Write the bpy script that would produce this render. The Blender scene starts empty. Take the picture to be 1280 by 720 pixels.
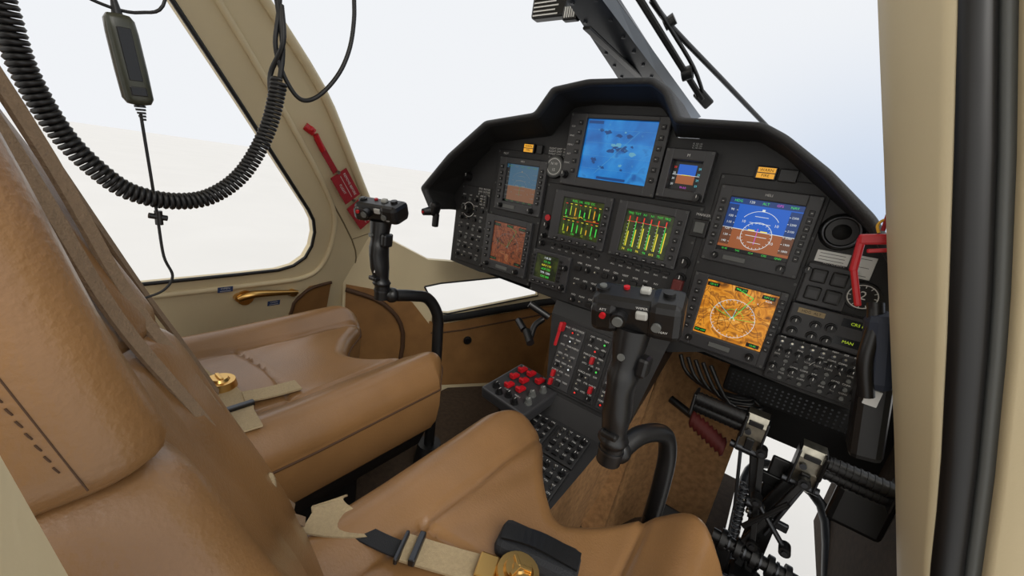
import bpy, bmesh, math, random
from mathutils import Vector, Matrix
random.seed(7)
sc=bpy.context.scene
try:
    sc.view_settings.view_transform='Standard'; sc.view_settings.look='None'
except Exception: pass

# ---------------------------------------------------------------- materials
def s2l(c):
    return tuple(((x/255)/12.92 if x/255<=.04045 else ((x/255+.055)/1.055)**2.4) for x in c)
def base(name):
    m=bpy.data.materials.new(name); m.use_nodes=True
    nt=m.node_tree; b=nt.nodes['Principled BSDF']; return m,nt,b
def mat(name,rgb,rough=.5,metal=0,var=0,vscale=8,bump=0,bscale=200,coat=0,spec=.5,crease=0):
    m,nt,b=base(name); c=s2l(rgb)
    b.inputs['Base Color'].default_value=(*c,1); b.inputs['Roughness'].default_value=rough
    b.inputs['Metallic'].default_value=metal; b.inputs['Coat Weight'].default_value=coat; b.inputs['Coat Roughness'].default_value=.25
    b.inputs['Specular IOR Level'].default_value=spec
    tc=nt.nodes.new('ShaderNodeTexCoord')
    if var:
        n=nt.nodes.new('ShaderNodeTexNoise'); n.inputs['Scale'].default_value=vscale; n.inputs['Detail'].default_value=6
        r=nt.nodes.new('ShaderNodeValToRGB')
        r.color_ramp.elements[0].position=.3; r.color_ramp.elements[1].position=.7
        r.color_ramp.elements[0].color=(*[x*(1-var) for x in c],1); r.color_ramp.elements[1].color=(*[min(1,x*(1+var)) for x in c],1)
        nt.links.new(tc.outputs['Object'],n.inputs['Vector']); nt.links.new(n.outputs['Fac'],r.inputs['Fac']); nt.links.new(r.outputs['Color'],b.inputs['Base Color'])
    if bump:
        n=nt.nodes.new('ShaderNodeTexNoise'); n.inputs['Scale'].default_value=bscale; n.inputs['Detail'].default_value=4
        bp=nt.nodes.new('ShaderNodeBump'); bp.inputs['Strength'].default_value=bump; bp.inputs['Distance'].default_value=.002
        nt.links.new(tc.outputs['Object'],n.inputs['Vector']); nt.links.new(n.outputs['Fac'],bp.inputs['Height']); nt.links.new(bp.outputs['Normal'],b.inputs['Normal'])
        if crease:
            n2=nt.nodes.new('ShaderNodeTexNoise'); n2.inputs['Scale'].default_value=7; n2.inputs['Detail'].default_value=2; n2.inputs['Distortion'].default_value=1.2
            b2=nt.nodes.new('ShaderNodeBump'); b2.inputs['Strength'].default_value=crease; b2.inputs['Distance'].default_value=.02
            nt.links.new(tc.outputs['Object'],n2.inputs['Vector']); nt.links.new(n2.outputs['Fac'],b2.inputs['Height']); nt.links.new(b2.outputs['Normal'],bp.inputs['Normal'])
    return m
def emat(name,rgb,st=1.0):
    m,nt,b=base(name); c=s2l(rgb)
    b.inputs['Base Color'].default_value=(0.005,0.005,0.005,1); b.inputs['Roughness'].default_value=.25
    b.inputs['Emission Color'].default_value=(*c,1); b.inputs['Emission Strength'].default_value=st
    return m
def nmat(name,stops,scale,detail=6,dist=0,st=1.0):
    m=emat(name,stops[0][1],st); nt=m.node_tree; b=nt.nodes['Principled BSDF']
    tc=nt.nodes.new('ShaderNodeTexCoord'); n=nt.nodes.new('ShaderNodeTexNoise')
    n.inputs['Scale'].default_value=scale; n.inputs['Detail'].default_value=detail; n.inputs['Distortion'].default_value=dist
    r=nt.nodes.new('ShaderNodeValToRGB'); e=r.color_ramp.elements
    while len(e)<len(stops): e.new(.5)
    for i,(p,c) in enumerate(stops):
        e[i].position=p; e[i].color=(*s2l(c),1)
    nt.links.new(tc.outputs['Object'],n.inputs['Vector']); nt.links.new(n.outputs['Fac'],r.inputs['Fac']); nt.links.new(r.outputs['Color'],b.inputs['Emission Color'])
    return m
LEA=mat('leather_tan',(132,97,60),.36,var=.12,vscale=7,bump=.3,bscale=280,coat=.35,crease=.04)
LEAD=mat('leather_seam',(70,46,26),.7)
LEAB=mat('leather_trim_brown',(136,98,57),.5,var=.15,vscale=12,bump=.3,bscale=200)
CREAM=mat('cream_trim',(206,191,156),.5,var=.03,vscale=5,bump=.1,bscale=300)
CREAMD=mat('cream_seam',(120,106,80),.7)
CARP=mat('carpet_brown',(150,112,72),.95,var=.25,vscale=60,bump=1,bscale=500)
CARPD=mat('carpet_dark',(64,50,36),.95,var=.25,vscale=60,bump=1,bscale=500)
PAN=mat('panel_charcoal',(34,34,35),.5,var=.12,vscale=30,bump=.15,bscale=400)
PAN2=mat('bezel_grey',(52,52,54),.38,bump=.1,bscale=400)
BLK=mat('black_plastic',(18,18,19),.36,bump=.1,bscale=300)
BLKM=mat('black_matte',(10,10,10),.8)
HOOD=mat('hood_vinyl',(34,35,37),.58,bump=.6,bscale=350)
RUB=mat('rubber_black',(16,16,17),.45)
GREY=mat('grey_plastic',(92,94,92),.45)
GREYL=mat('grey_light',(165,165,160),.5)
DKOL=mat('olive_grey_box',(58,60,50),.35)
SIL=mat('brushed_metal',(178,174,160),.34,metal=1,var=.25,vscale=50)
STEEL=mat('dark_steel',(84,86,90),.38,metal=1)
GOLD=mat('gold_metal',(216,174,104),.28,metal=1)
RED=mat('red_paint',(178,20,30),.38)
REDT=mat('red_fabric',(148,24,34),.8,var=.1,vscale=60)
MAROON=mat('maroon_rubber',(92,30,26),.6)
WHT=mat('white_print',(210,210,207),.6)
WHT2=mat('white_card',(230,232,230),.5)
YEL=mat('yellow_cord',(214,164,40),.5)
BLUL=mat('blue_label',(44,66,110),.5)
NAVY=mat('navy_cover',(34,42,58),.6)
WEB=mat('webbing_beige',(162,144,112),.85,var=.1,vscale=200,bump=.6,bscale=600)
WEBD=mat('webbing_taupe',(134,112,88),.85,var=.1,vscale=200,bump=.6,bscale=600)
WEBK=mat('webbing_black',(28,30,34),.8,bump=.6,bscale=600)
FRAME=mat('frame_navy_metal',(30,35,44),.35,metal=.2)
FRAMEL=mat('frame_edge_grey',(120,128,138),.4)
CONC=mat('apron_concrete',(200,199,197),.9,var=.02,vscale=.6)
NOSEP=mat('nose_paint',(176,190,208),.3)
E_W=emat('led_white',(225,232,232),.9); E_G=emat('led_green',(70,220,80),.9); E_R=emat('led_red',(235,50,40),.9)
E_Y=emat('led_yellow',(240,220,60),.95); E_A=emat('led_amber',(235,165,40),.9); E_M=emat('led_magenta',(220,90,220),.8)
E_C=emat('led_cyan',(110,220,235),.9); E_K=emat('lcd_black',(10,12,14),.5); E_YG=emat('led_yellowgreen',(180,205,50),.75)
E_SKY=emat('sky_blue_screen',(14,90,190),.95); E_GND=emat('ground_brown_screen',(154,86,46),.9)
E_SKYD=emat('sky_blue_screen_dim',(58,98,124),.75); E_GNDD=emat('ground_brown_screen_dim',(124,80,52),.75)
E_TAPE=emat('tape_screen',(16,58,120),.8); E_TAPEG=emat('tape_screen_low',(104,62,40),.8)
E_WD=emat('screen_white_dim',(128,136,134),.55); E_GD=emat('screen_green_dim',(96,150,84),.5); E_BL=emat('mfd_dark_blue',(8,64,124),.9); E_BL2=emat('mfd_pale',(96,166,196),.85)
E_MAP=nmat('map_screen_orange',[(.30,(110,66,20)),(.42,(196,120,28)),(.5,(226,150,44)),(.55,(144,86,28)),(.60,(214,138,40)),(.70,(238,182,90))],24,9,1.6,.95)
E_MAPD=nmat('map_screen_brown',[(.34,(60,30,18)),(.48,(136,70,36)),(.56,(96,46,26)),(.62,(130,66,36)),(.7,(150,92,56))],30,8,1.3,.75)
E_MFD=nmat('mfd_screen_blue',[(.3,(10,88,162)),(.5,(18,112,188)),(.60,(34,130,200)),(.68,(12,84,154))],14,3,.4,1.0)
E_LCD=nmat('lcd_screen_green',[(.4,(26,34,18)),(.6,(54,62,26))],40,2,0,.9)

# ---------------------------------------------------------------- mesh builder
_tc={}
def textmesh(t):
    if t in _tc: return _tc[t]
    cu=bpy.data.curves.new('t','FONT'); cu.body=t; cu.size=1; cu.resolution_u=2; cu.align_x='CENTER'; cu.align_y='CENTER'
    o=bpy.data.objects.new('t',cu); me=o.to_mesh()
    r=([v.co.copy() for v in me.vertices],[tuple(p.vertices) for p in me.polygons])
    o.to_mesh_clear(); bpy.data.objects.remove(o); bpy.data.curves.remove(cu)
    _tc[t]=r; return r
class MB:
    def __init__(s,M=None): s.v=[];s.f=[];s.mi=[];s.sm=[];s.mats=[];s.M=M or Matrix.Identity(4)
    def add(s,vs,fs,m,smooth=False):
        if m not in s.mats: s.mats.append(m)
        k=s.mats.index(m); b=len(s.v)
        s.v+=[s.M@Vector(p) for p in vs]
        for f in fs: s.f.append(tuple(i+b for i in f)); s.mi.append(k); s.sm.append(smooth)
    def obj(s,name,parent=None):
        me=bpy.data.meshes.new(name); me.from_pydata([tuple(v) for v in s.v],[],s.f)
        for m in s.mats: me.materials.append(m)
        me.polygons.foreach_set('material_index',s.mi); me.polygons.foreach_set('use_smooth',s.sm)
        me.update(); bm=bmesh.new(); bm.from_mesh(me); bmesh.ops.recalc_face_normals(bm,faces=bm.faces); bm.to_mesh(me); bm.free()
        o=bpy.data.objects.new(name,me); sc.collection.objects.link(o)
        if parent: o.parent=parent
        return o
    def box(s,c,d,m,bev=0,R=None):
        if bev<=0:
            vs=[Vector(((i&1)-.5,((i>>1)&1)-.5,((i>>2)&1)-.5)) for i in range(8)]
            vs=[Vector((v.x*d[0],v.y*d[1],v.z*d[2])) for v in vs]
            fs=[(0,2,3,1),(4,5,7,6),(0,1,5,4),(2,6,7,3),(0,4,6,2),(1,3,7,5)]
        else:
            bm=bmesh.new(); bmesh.ops.create_cube(bm,size=1)
            for v in bm.verts: v.co=Vector((v.co.x*d[0],v.co.y*d[1],v.co.z*d[2]))
            bmesh.ops.bevel(bm,geom=bm.edges[:],offset=min(bev,min(d)*.49),segments=2,profile=.5,affect='EDGES')
            bm.verts.index_update(); vs=[v.co.copy() for v in bm.verts]; fs=[tuple(v.index for v in f.verts) for f in bm.faces]; bm.free()
        if R is not None: vs=[R@v for v in vs]
        s.add([v+Vector(c) for v in vs],fs,m)
    def bx(s,x0,x1,y0,y1,z0,z1,m,bev=0): s.box(((x0+x1)/2,(y0+y1)/2,(z0+z1)/2),(abs(x1-x0),abs(y1-y0),abs(z1-z0)),m,bev)
    def cyl(s,p0,p1,r0,m,r1=None,seg=16,cap=True):
        p0=Vector(p0);p1=Vector(p1); r1=r0 if r1 is None else r1
        d=(p1-p0).normalized(); a=d.orthogonal().normalized(); b=d.cross(a)
        A=[p0+(a*math.cos(t)+b*math.sin(t))*r0 for t in [2*math.pi*i/seg for i in range(seg)]]
        B=[p1+(a*math.cos(t)+b*math.sin(t))*r1 for t in [2*math.pi*i/seg for i in range(seg)]]
        s.add(A+B,[(i,(i+1)%seg,seg+(i+1)%seg,seg+i) for i in range(seg)],m,True)
        if cap:
            s.add(A,[tuple(range(seg))],m); s.add(B,[tuple(range(seg))],m)
    def bar(s,a,b,w,t,m,bev=.002,side=(0,1,0)):
        a=Vector(a);b=Vector(b);F=frame((a+b)/2,b-a,side); old=s.M; s.M=old@F; s.box((0,0,0),((b-a).length,t,w),m,bev); s.M=old
    def tube(s,pts,r,m,seg=8,sub=6,closed=False):
        P=smooth(pts,sub) if sub>1 else [Vector(p) for p in pts]
        n=len(P); R=r if isinstance(r,list) else None
        rings=[];a=None
        for i in range(n):
            d=(P[min(i+1,n-1)]-P[max(i-1,0)]).normalized()
            if a is None: a=d.orthogonal().normalized()
            a=(a-d*a.dot(d)).normalized(); b=d.cross(a)
            if R:
                f=i/(n-1)*(len(R)-1); k=min(int(f),len(R)-2); rr=R[k]+(R[k+1]-R[k])*(f-k)
            else: rr=r
            rings.append([P[i]+(a*math.cos(t)+b*math.sin(t))*rr for t in [2*math.pi*j/seg for j in range(seg)]])
        s.loft(rings,m)
    def loft(s,rings,m,closed=True,cap=True,smooth=True):
        k=len(rings[0]); vs=[p for r in rings for p in r]; fs=[]
        for i in range(len(rings)-1):
            for j in range(k if closed else k-1):
                fs.append((i*k+j,i*k+(j+1)%k,(i+1)*k+(j+1)%k,(i+1)*k+j))
        s.add(vs,fs,m,smooth)
        if cap and closed:
            s.add(rings[0],[tuple(range(k))],m); s.add(rings[-1],[tuple(range(k))],m)
    def ball(s,c,r,m,seg=14,sc3=(1,1,1)):
        rings=[]
        for i in range(9):
            a=math.pi*(.02+.96*i/8)
            rings.append([Vector(c)+Vector((r*math.sin(a)*math.cos(t)*sc3[0],r*math.sin(a)*math.sin(t)*sc3[1],r*math.cos(a)*sc3[2])) for t in [2*math.pi*j/seg for j in range(seg)]])
        s.loft(rings,m)
    def spring(s,a,b,r,wr,turns,m):
        a=Vector(a);b=Vector(b);d=(b-a).normalized();e=d.orthogonal().normalized();g=d.cross(e);n=turns*10
        s.tube([a+(b-a)*i/n+(e*math.cos(2*math.pi*i/10)+g*math.sin(2*math.pi*i/10))*r for i in range(n+1)],wr,m,6,1)
    def ribbon(s,pts,w,side,m,th=.002,sub=6):
        P=smooth(pts,sub); n=len(P); rings=[]
        side=Vector(side).normalized()
        for i in range(n):
            d=(P[min(i+1,n-1)]-P[max(i-1,0)]).normalized(); sd=(side-d*side.dot(d)).normalized(); up=d.cross(sd)*th/2
            rings.append([P[i]-sd*w/2-up,P[i]+sd*w/2-up,P[i]+sd*w/2+up,P[i]-sd*w/2+up])
        s.loft(rings,m,smooth=False)
    def plate(s,outer,holes,fn,t0,t1,m):
        bm=bmesh.new()
        for loop in [outer]+holes:
            vs=[bm.verts.new((p[0],p[1],0)) for p in loop]
            for i in range(len(vs)): bm.edges.new((vs[i],vs[(i+1)%len(vs)]))
        bmesh.ops.triangle_fill(bm,use_beauty=True,use_dissolve=False,edges=bm.edges[:])
        bm.verts.index_update(); V=[(v.co.x,v.co.y) for v in bm.verts]; F=[tuple(v.index for v in f.verts) for f in bm.faces]; bm.free()
        s.add([fn(p[0],p[1],t0) for p in V],F,m); s.add([fn(p[0],p[1],t1) for p in V],F,m)
        for loop in [outer]+holes:
            n=len(loop); s.add([fn(p[0],p[1],t0) for p in loop]+[fn(p[0],p[1],t1) for p in loop],[(i,(i+1)%n,n+(i+1)%n,n+i) for i in range(n)],m)
    # ---- flat drawing helpers in a local (u, v, w=height) frame
    def q(s,u0,v0,u1,v1,w,m): s.add([(u0,v0,w),(u1,v0,w),(u1,v1,w),(u0,v1,w)],[(0,1,2,3)],m)
    def ln(s,u0,v0,u1,v1,t,w,m):
        d=Vector((u1-u0,v1-v0)); d.normalize(); n=Vector((-d.y,d.x))*t/2
        s.add([(u0-n.x,v0-n.y,w),(u1-n.x,v1-n.y,w),(u1+n.x,v1+n.y,w),(u0+n.x,v0+n.y,w)],[(0,1,2,3)],m)
    def arc(s,cu,cv,r,a0,a1,t,w,m,n=24):
        for i in range(n):
            a=math.radians(a0+(a1-a0)*i/n);b=math.radians(a0+(a1-a0)*(i+1)/n)
            s.add([(cu+(r-t/2)*math.cos(a),cv+(r-t/2)*math.sin(a),w),(cu+(r+t/2)*math.cos(a),cv+(r+t/2)*math.sin(a),w),(cu+(r+t/2)*math.cos(b),cv+(r+t/2)*math.sin(b),w),(cu+(r-t/2)*math.cos(b),cv+(r-t/2)*math.sin(b),w)],[(0,1,2,3)],m)
    def text(s,t,u,v,h,w,m):
        vs,fs=textmesh(t); s.add([(u+p.x*h,v+p.y*h,w) for p in vs],fs,m)
    def knob(s,u,v,r,h,m=BLK,w=0,mark=True):
        s.cyl((u,v,w),(u,v,w+h*.35),r*1.25,m,r*1.15,14); s.cyl((u,v,w+h*.3),(u,v,w+h),r,m,r*.85,14)
        if mark: s.ln(u,v,u,v+r*.8,r*.18,w+h+.0003,WHT)
    def toggle(s,u,v,w=0,h=.012,m=SIL):
        s.cyl((u,v,w),(u,v,w+.004),.0048,STEEL,seg=8); s.cyl((u,v,w+.003),(u,v+.003,w+h),.0016,m,.0024,seg=8)
    def screw(s,u,v,w=0,r=.003):
        s.cyl((u,v,w),(u,v,w+.0012),r,GREY,seg=8); s.ln(u-r*.7,v,u+r*.7,v,r*.3,w+.0014,BLKM)
def smooth(pts,sub):
    P=[Vector(p) for p in pts]; out=[]; n=len(P)
    for i in range(n-1):
        a=P[max(i-1,0)];b=P[i];c=P[i+1];d=P[min(i+2,n-1)]
        for k in range(sub):
            t=k/sub; out.append(.5*((2*b)+(c-a)*t+(2*a-5*b+4*c-d)*t*t+(3*b-a-3*c+d)*t*t*t))
    out.append(P[-1]); return out
def interp(tab,z):
    if z<=tab[0][0]: return tab[0][1]
    for (a,b),(c,d) in zip(tab,tab[1:]):
        if z<=c: return b+(d-b)*(z-a)/(c-a)
    return tab[-1][1]
def frame(o,u,v):
    u=Vector(u).normalized(); v=Vector(v); v=(v-u*v.dot(u)).normalized(); w=u.cross(v)
    return Matrix(((u.x,v.x,w.x,o[0]),(u.y,v.y,w.y,o[1]),(u.z,v.z,w.z,o[2]),(0,0,0,1)))
PY=1.10
PF=frame((0,PY,0),(1,0,0),(0,0,1))   # panel frame: u=x, v=z, w towards the pilots

# ---------------------------------------------------------------- instrument panel + hood
O=[(-.52,.90),(-.575,.965),(-.450,1.095),(-.301,1.208),(-.122,1.237),(-.077,1.303),(.029,1.322),(.200,1.324),(.242,1.300),(.282,1.240),(.446,1.237),(.494,1.215),(.582,1.157),(.670,1.085),(.80,.93)]
I=[(-.49,.90),(-.545,.962),(-.432,1.078),(-.290,1.190),(-.108,1.222),(-.062,1.287),(.034,1.305),(.195,1.306),(.228,1.285),(.268,1.224),(.440,1.221),(.486,1.200),(.570,1.143),(.655,1.071),(.78,.925)]
T=[(-.51,.90),(-.53,.95),(-.45,1.06),(-.355,1.159),(-.132,1.194),(-.071,1.278),(.0,1.288),(.19,1.286),(.215,1.262),(.245,1.215),(.438,1.217),(.50,1.185),(.56,1.14),(.698,1.042),(.81,.92)]
h=MB()
def rr(a,b,f): return [(p[0]+(q_[0]-p[0])*f,p[1]+(q_[1]-p[1])*f) for p,q_ in zip(a,b)]
prof=[]
prof.append([(p[0],1.33,p[1]-.03) for p in O])
prof.append([(p[0],1.10,p[1]-.003) for p in O])
prof.append([(p[0],.978,p[1]) for p in O])
prof.append([(p[0],.966,p[1]) for p in rr(O,I,.15)])
prof.append([(p[0],.962,p[1]) for p in rr(O,I,.4)])
prof.append([(p[0],.962,p[1]) for p in rr(O,I,.7)])
prof.append([(p[0],.968,p[1]) for p in rr(O,I,.95)])
prof.append([(p[0],.980,p[1]) for p in I])
prof.append([(p[0],1.098,p[1]) for p in T])
def dens(row):   # round the corners a little
    out=[]
    for i,p in enumerate(row):
        p=Vector(p)
        if i in(0,len(row)-1): out.append(p);continue
        a=Vector(row[i-1]);b=Vector(row[i+1])
        ra=min(.011,(a-p).length*.3);rb=min(.011,(b-p).length*.3)
        pa=p+(a-p).normalized()*ra; pb=p+(b-p).normalized()*rb
        for t in (0,.33,.66,1): out.append(pa*(1-t)**2+p*2*t*(1-t)+pb*t*t)
    return out
h.loft([dens(r) for r in prof[:8]],HOOD,closed=False)
h.loft([dens(r) for r in prof[7:]],BLKM,closed=False,smooth=False)
h.obj('glareshield')

p=MB(PF)
face=T+[(.81,.671),(.676,.670),(.457,.685),(.371,.649),(.05,.655),(-.112,.719),(-.349,.690),(-.510,.697)]
p.plate(face,[],lambda u,v,w:(u,v,w),0,-.03,PAN)
back=[(-.48,.72),(-.48,.94),(-.33,1.11),(-.1,1.15),(0,1.23),(.17,1.23),(.24,1.16),(.42,1.16),(.66,1.0),(.78,.88),(.78,.70)]
p.plate(back,[],lambda u,v,w:(u,v,w),-.03,-.22,BLKM)
p.add([(-.51,.697,0),(.81,.671,0),(.81,.65,-.22),(-.51,.66,-.22)],[(0,1,2,3)],BLKM)
for a in [(-.485,-.345,.71,1.0),(-.335,-.12,.70,1.14),(-.115,.36,.69,1.055),(.375,.60,.69,1.14),(.60,.79,.68,.88)]:
    p.box(((a[0]+a[1])/2,(a[2]+a[3])/2,.001),(a[1]-a[0],a[3]-a[2],.006),PAN,.002)
    for u in (a[0]+.006,a[1]-.006):
        for k in range(5): p.screw(u,a[2]+.008+(a[3]-a[2]-.016)*k/4,.004)
for i in range(4):
    for j in range(7):
        u=-.47+.032*i; v=.735+.036*j
        k=(i*5+j*3)%4
        if k==0: p.knob(u,v,.006,.012,w=.004)
        elif k==1: p.toggle(u,v,.004)
        elif k==2: p.box((u,v,.007),(.016,.012,.008),BLK,.001)
        else: p.cyl((u,v,.004),(u,v,.009),.006,GREY,seg=10)
        p.text(random.choice(['ON','OFF','FUEL','PUMP','NAV','AUX','GEN','BATT']),u,v+.014,.007,.0045,WHT)
p.knob(-.44,.912,.018,.02,w=.004); p.arc(-.44,.912,.027,20,340,.002,.005,WHT)
p.knob(-.462,1.03,.014,.02,w=.0)
for v in (.975,.985,.995): p.text('ENG  ROTOR',-.375,v,.009,.0045,WHT)
p.box((-.375,.955,.006),(.04,.045,.004),BLK,.001)
for k in range(4): p.text('ABC 12',-.375,.97-.01*k,.008,.0085,WHT)
p.text('PILOT',-.30,1.127,.008,.0045,WHT)
for (u,v,m) in [(-.206,1.150,E_A),(.468,1.150,E_A)]:
    p.box((u,v,.006),(.044,.030,.012),BLK,.002); p.q(u-.018,v+.001,u+.018,v+.012,.0125,m); p.q(u-.018,v-.012,u+.018,v-.001,.0125,m)
    p.text('FIRE',u,v-.006,.009,.0128,BLKM); p.text('WARN',u,v+.006,.009,.0128,BLKM)
p.box((.512,.1149*10,.006),(.036,.028,.012),BLK,.002); p.box((-.165,1.15,.006),(.022,.028,.01),BLK,.002)
for k in range(4): p.text('FLIGHT LIMIT  VNE',-.10,1.158-.0085*k,.008,.001,WHT)
for k in range(5): p.text('FL 100 150',.302,1.205-.005*k-.002,.005,.001,WHT)
p.cyl((-.098,1.104,0),(-.098,1.104,.012),.037,BLK,.034,28); p.cyl((-.098,1.104,.012),(-.098,1.104,.0125),.029,GREY,seg=28)
p.arc(-.098,1.104,.024,0,360,.002,.0132,WHT); p.text('N W',-.098,1.112,.012,.0133,WHT); p.text('15',-.098,1.094,.012,.0133,WHT)
for (u,v,r) in [(-.089,.919,.012),(.348,.905,.013),(.350,.862,.012),(-.094,.885,.008),(.35,.80,.010),(.352,.76,.010),(.34,.72,.009),(-.095,.86,.008)]:
    p.knob(u,v,r,.02,w=.004)
p.cyl((-.089,.945,.004),(-.089,.945,.012),.010,RED,seg=14)
p.box((.362,1.0,.008),(.038,.045,.012),BLK,.002); p.box((.362,1.002,.016),(.024,.028,.006),GREY,.002); p.text('MARKER',.362,1.034,.009,.005,WHT)
p.box((.350,.835,.016),(.026,.05,.026),MAROON,.004)
for i in range(9):
    for j in range(3):
        u=.052+.03*i; v=.708+.052*j
        if u>.34: continue
        if (i+j)%3==0: p.knob(u,v,.008,.013,w=.004)
        elif (i+j)%3==1: p.toggle(u,v,.004,.014)
        else: p.box((u,v,.008),(.018,.014,.010),BLK,.0015)
        p.text(random.choice(['XFER','HYD','GEN','INV','PUMP','VENT','OFF']),u,v+.016,.0075,.0045,WHT)
for k in range(7):
    p.box((-.055+.026*k,.865,.007),(.018,.008,.008),BLK,.001); p.text('SYS',-.055+.026*k,.852,.006,.0045,WHT)
for k in range(7):
    p.box((.155+.026*k,.866,.007),(.018,.008,.008),BLK,.001); p.text('ENG',.155+.026*k,.853,.006,.0045,WHT)
for k in range(3): p.box((.33,.69-.012*k,.006),(.07,.009,.003),RED)
for (a,b,c,d) in [(.611,.670,.977,1.003),(.676,.713,.958,1.006)]:
    p.box(((a+b)/2,(c+d)/2,.002),(b-a,d-c,.003),WHT2,.0008)
    for k in range(3): p.ln(a+.006,c+.006+k*(d-c-.012)/2,b-.008,c+.006+k*(d-c-.012)/2,.0012,.0037,GREY)
p.box((.647,.926,.006),(.085,.094,.010),PAN2,.003)
for i in (0,1):
    for j in (0,1):
        p.box((.629+.036*i,.947-.040*j,.015),(.028,.030,.012),BLK,.003); p.q(.620+.036*i,.938-.04*j,.638+.036*i,.954-.04*j,.0212,PAN2)
p.knob(.607,.955,.008,.016,w=.005); p.text('AUTOPILOT',.647,.977,.007,.0115,WHT)
p.cyl((.712,.923,0),(.712,.923,.012),.032,BLK,.030,28); p.arc(.712,.923,.025,0,360,.002,.0125,WHT); p.text('2',.712,.925,.026,.0126,WHT)
for k in range(12):
    a=math.radians(30*k); p.ln(.712+.019*math.cos(a),.923+.019*math.sin(a),.712+.024*math.cos(a),.923+.024*math.sin(a),.0015,.0126,WHT)
p.obj('instrument_panel')

# --- air vent
v=MB(PF)
v.cyl((.639,1.047,0),(.639,1.047,.012),.040,BLK,.036,32)
rings=[]
for (r,w) in [(.036,.012),(.034,.018),(.030,.018),(.027,.010),(.022,.004),(.0005,.004)]:
    rings.append([Vector((.639+r*math.cos(t),1.047+r*math.sin(t),w)) for t in [2*math.pi*i/28 for i in range(28)]])
v.loft(rings,STEEL,cap=False); v.ball((.639,1.047,.006),.018,BLKM)
v.obj('air_vent')

# --- displays
def bezel(m,b,s,depth=.016,mt=PAN2):
    x0,x1,z0,z1=b; a0,a1,c0,c1=s
    m.box(((x0+a0)/2,(z0+z1)/2,depth/2),(a0-x0,z1-z0,depth),mt,.003); m.box(((x1+a1)/2,(z0+z1)/2,depth/2),(x1-a1,z1-z0,depth),mt,.003)
    m.box(((a0+a1)/2,(z1+c1)/2,depth/2),(a1-a0+.004,z1-c1,depth),mt,.003); m.box(((a0+a1)/2,(z0+c0)/2,depth/2),(a1-a0+.004,c0-z0,depth),mt,.003)
    m.box(((a0+a1)/2,(c0+c1)/2,.004),(a1-a0+.004,c1-c0+.004,.008),BLKM)
    for u in (x0+.006,x1-.006):
        for w in (z0+.006,z1-.006): m.screw(u,w,depth)
W=.0100
def btns_v(m,u,z0,z1,n,d=.016,sz=(.010,.012)):
    for k in range(n): m.box((u,z0+(z1-z0)*k/(n-1),d+.001),(sz[0],sz[1],.006),BLK,.001); m.ln(u-.002,z0+(z1-z0)*k/(n-1),u+.002,z0+(z1-z0)*k/(n-1),.0012,d+.0045,WHT)
def btns_h(m,v,x0,x1,n,d=.016,sz=(.013,.008)):
    for k in range(n): m.box((x0+(x1-x0)*k/(n-1),v,d+.001),(sz[0],sz[1],.006),BLK,.001); m.ln(x0+(x1-x0)*k/(n-1)-.003,v,x0+(x1-x0)*k/(n-1)+.003,v,.001,d+.0045,WHT)

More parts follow.
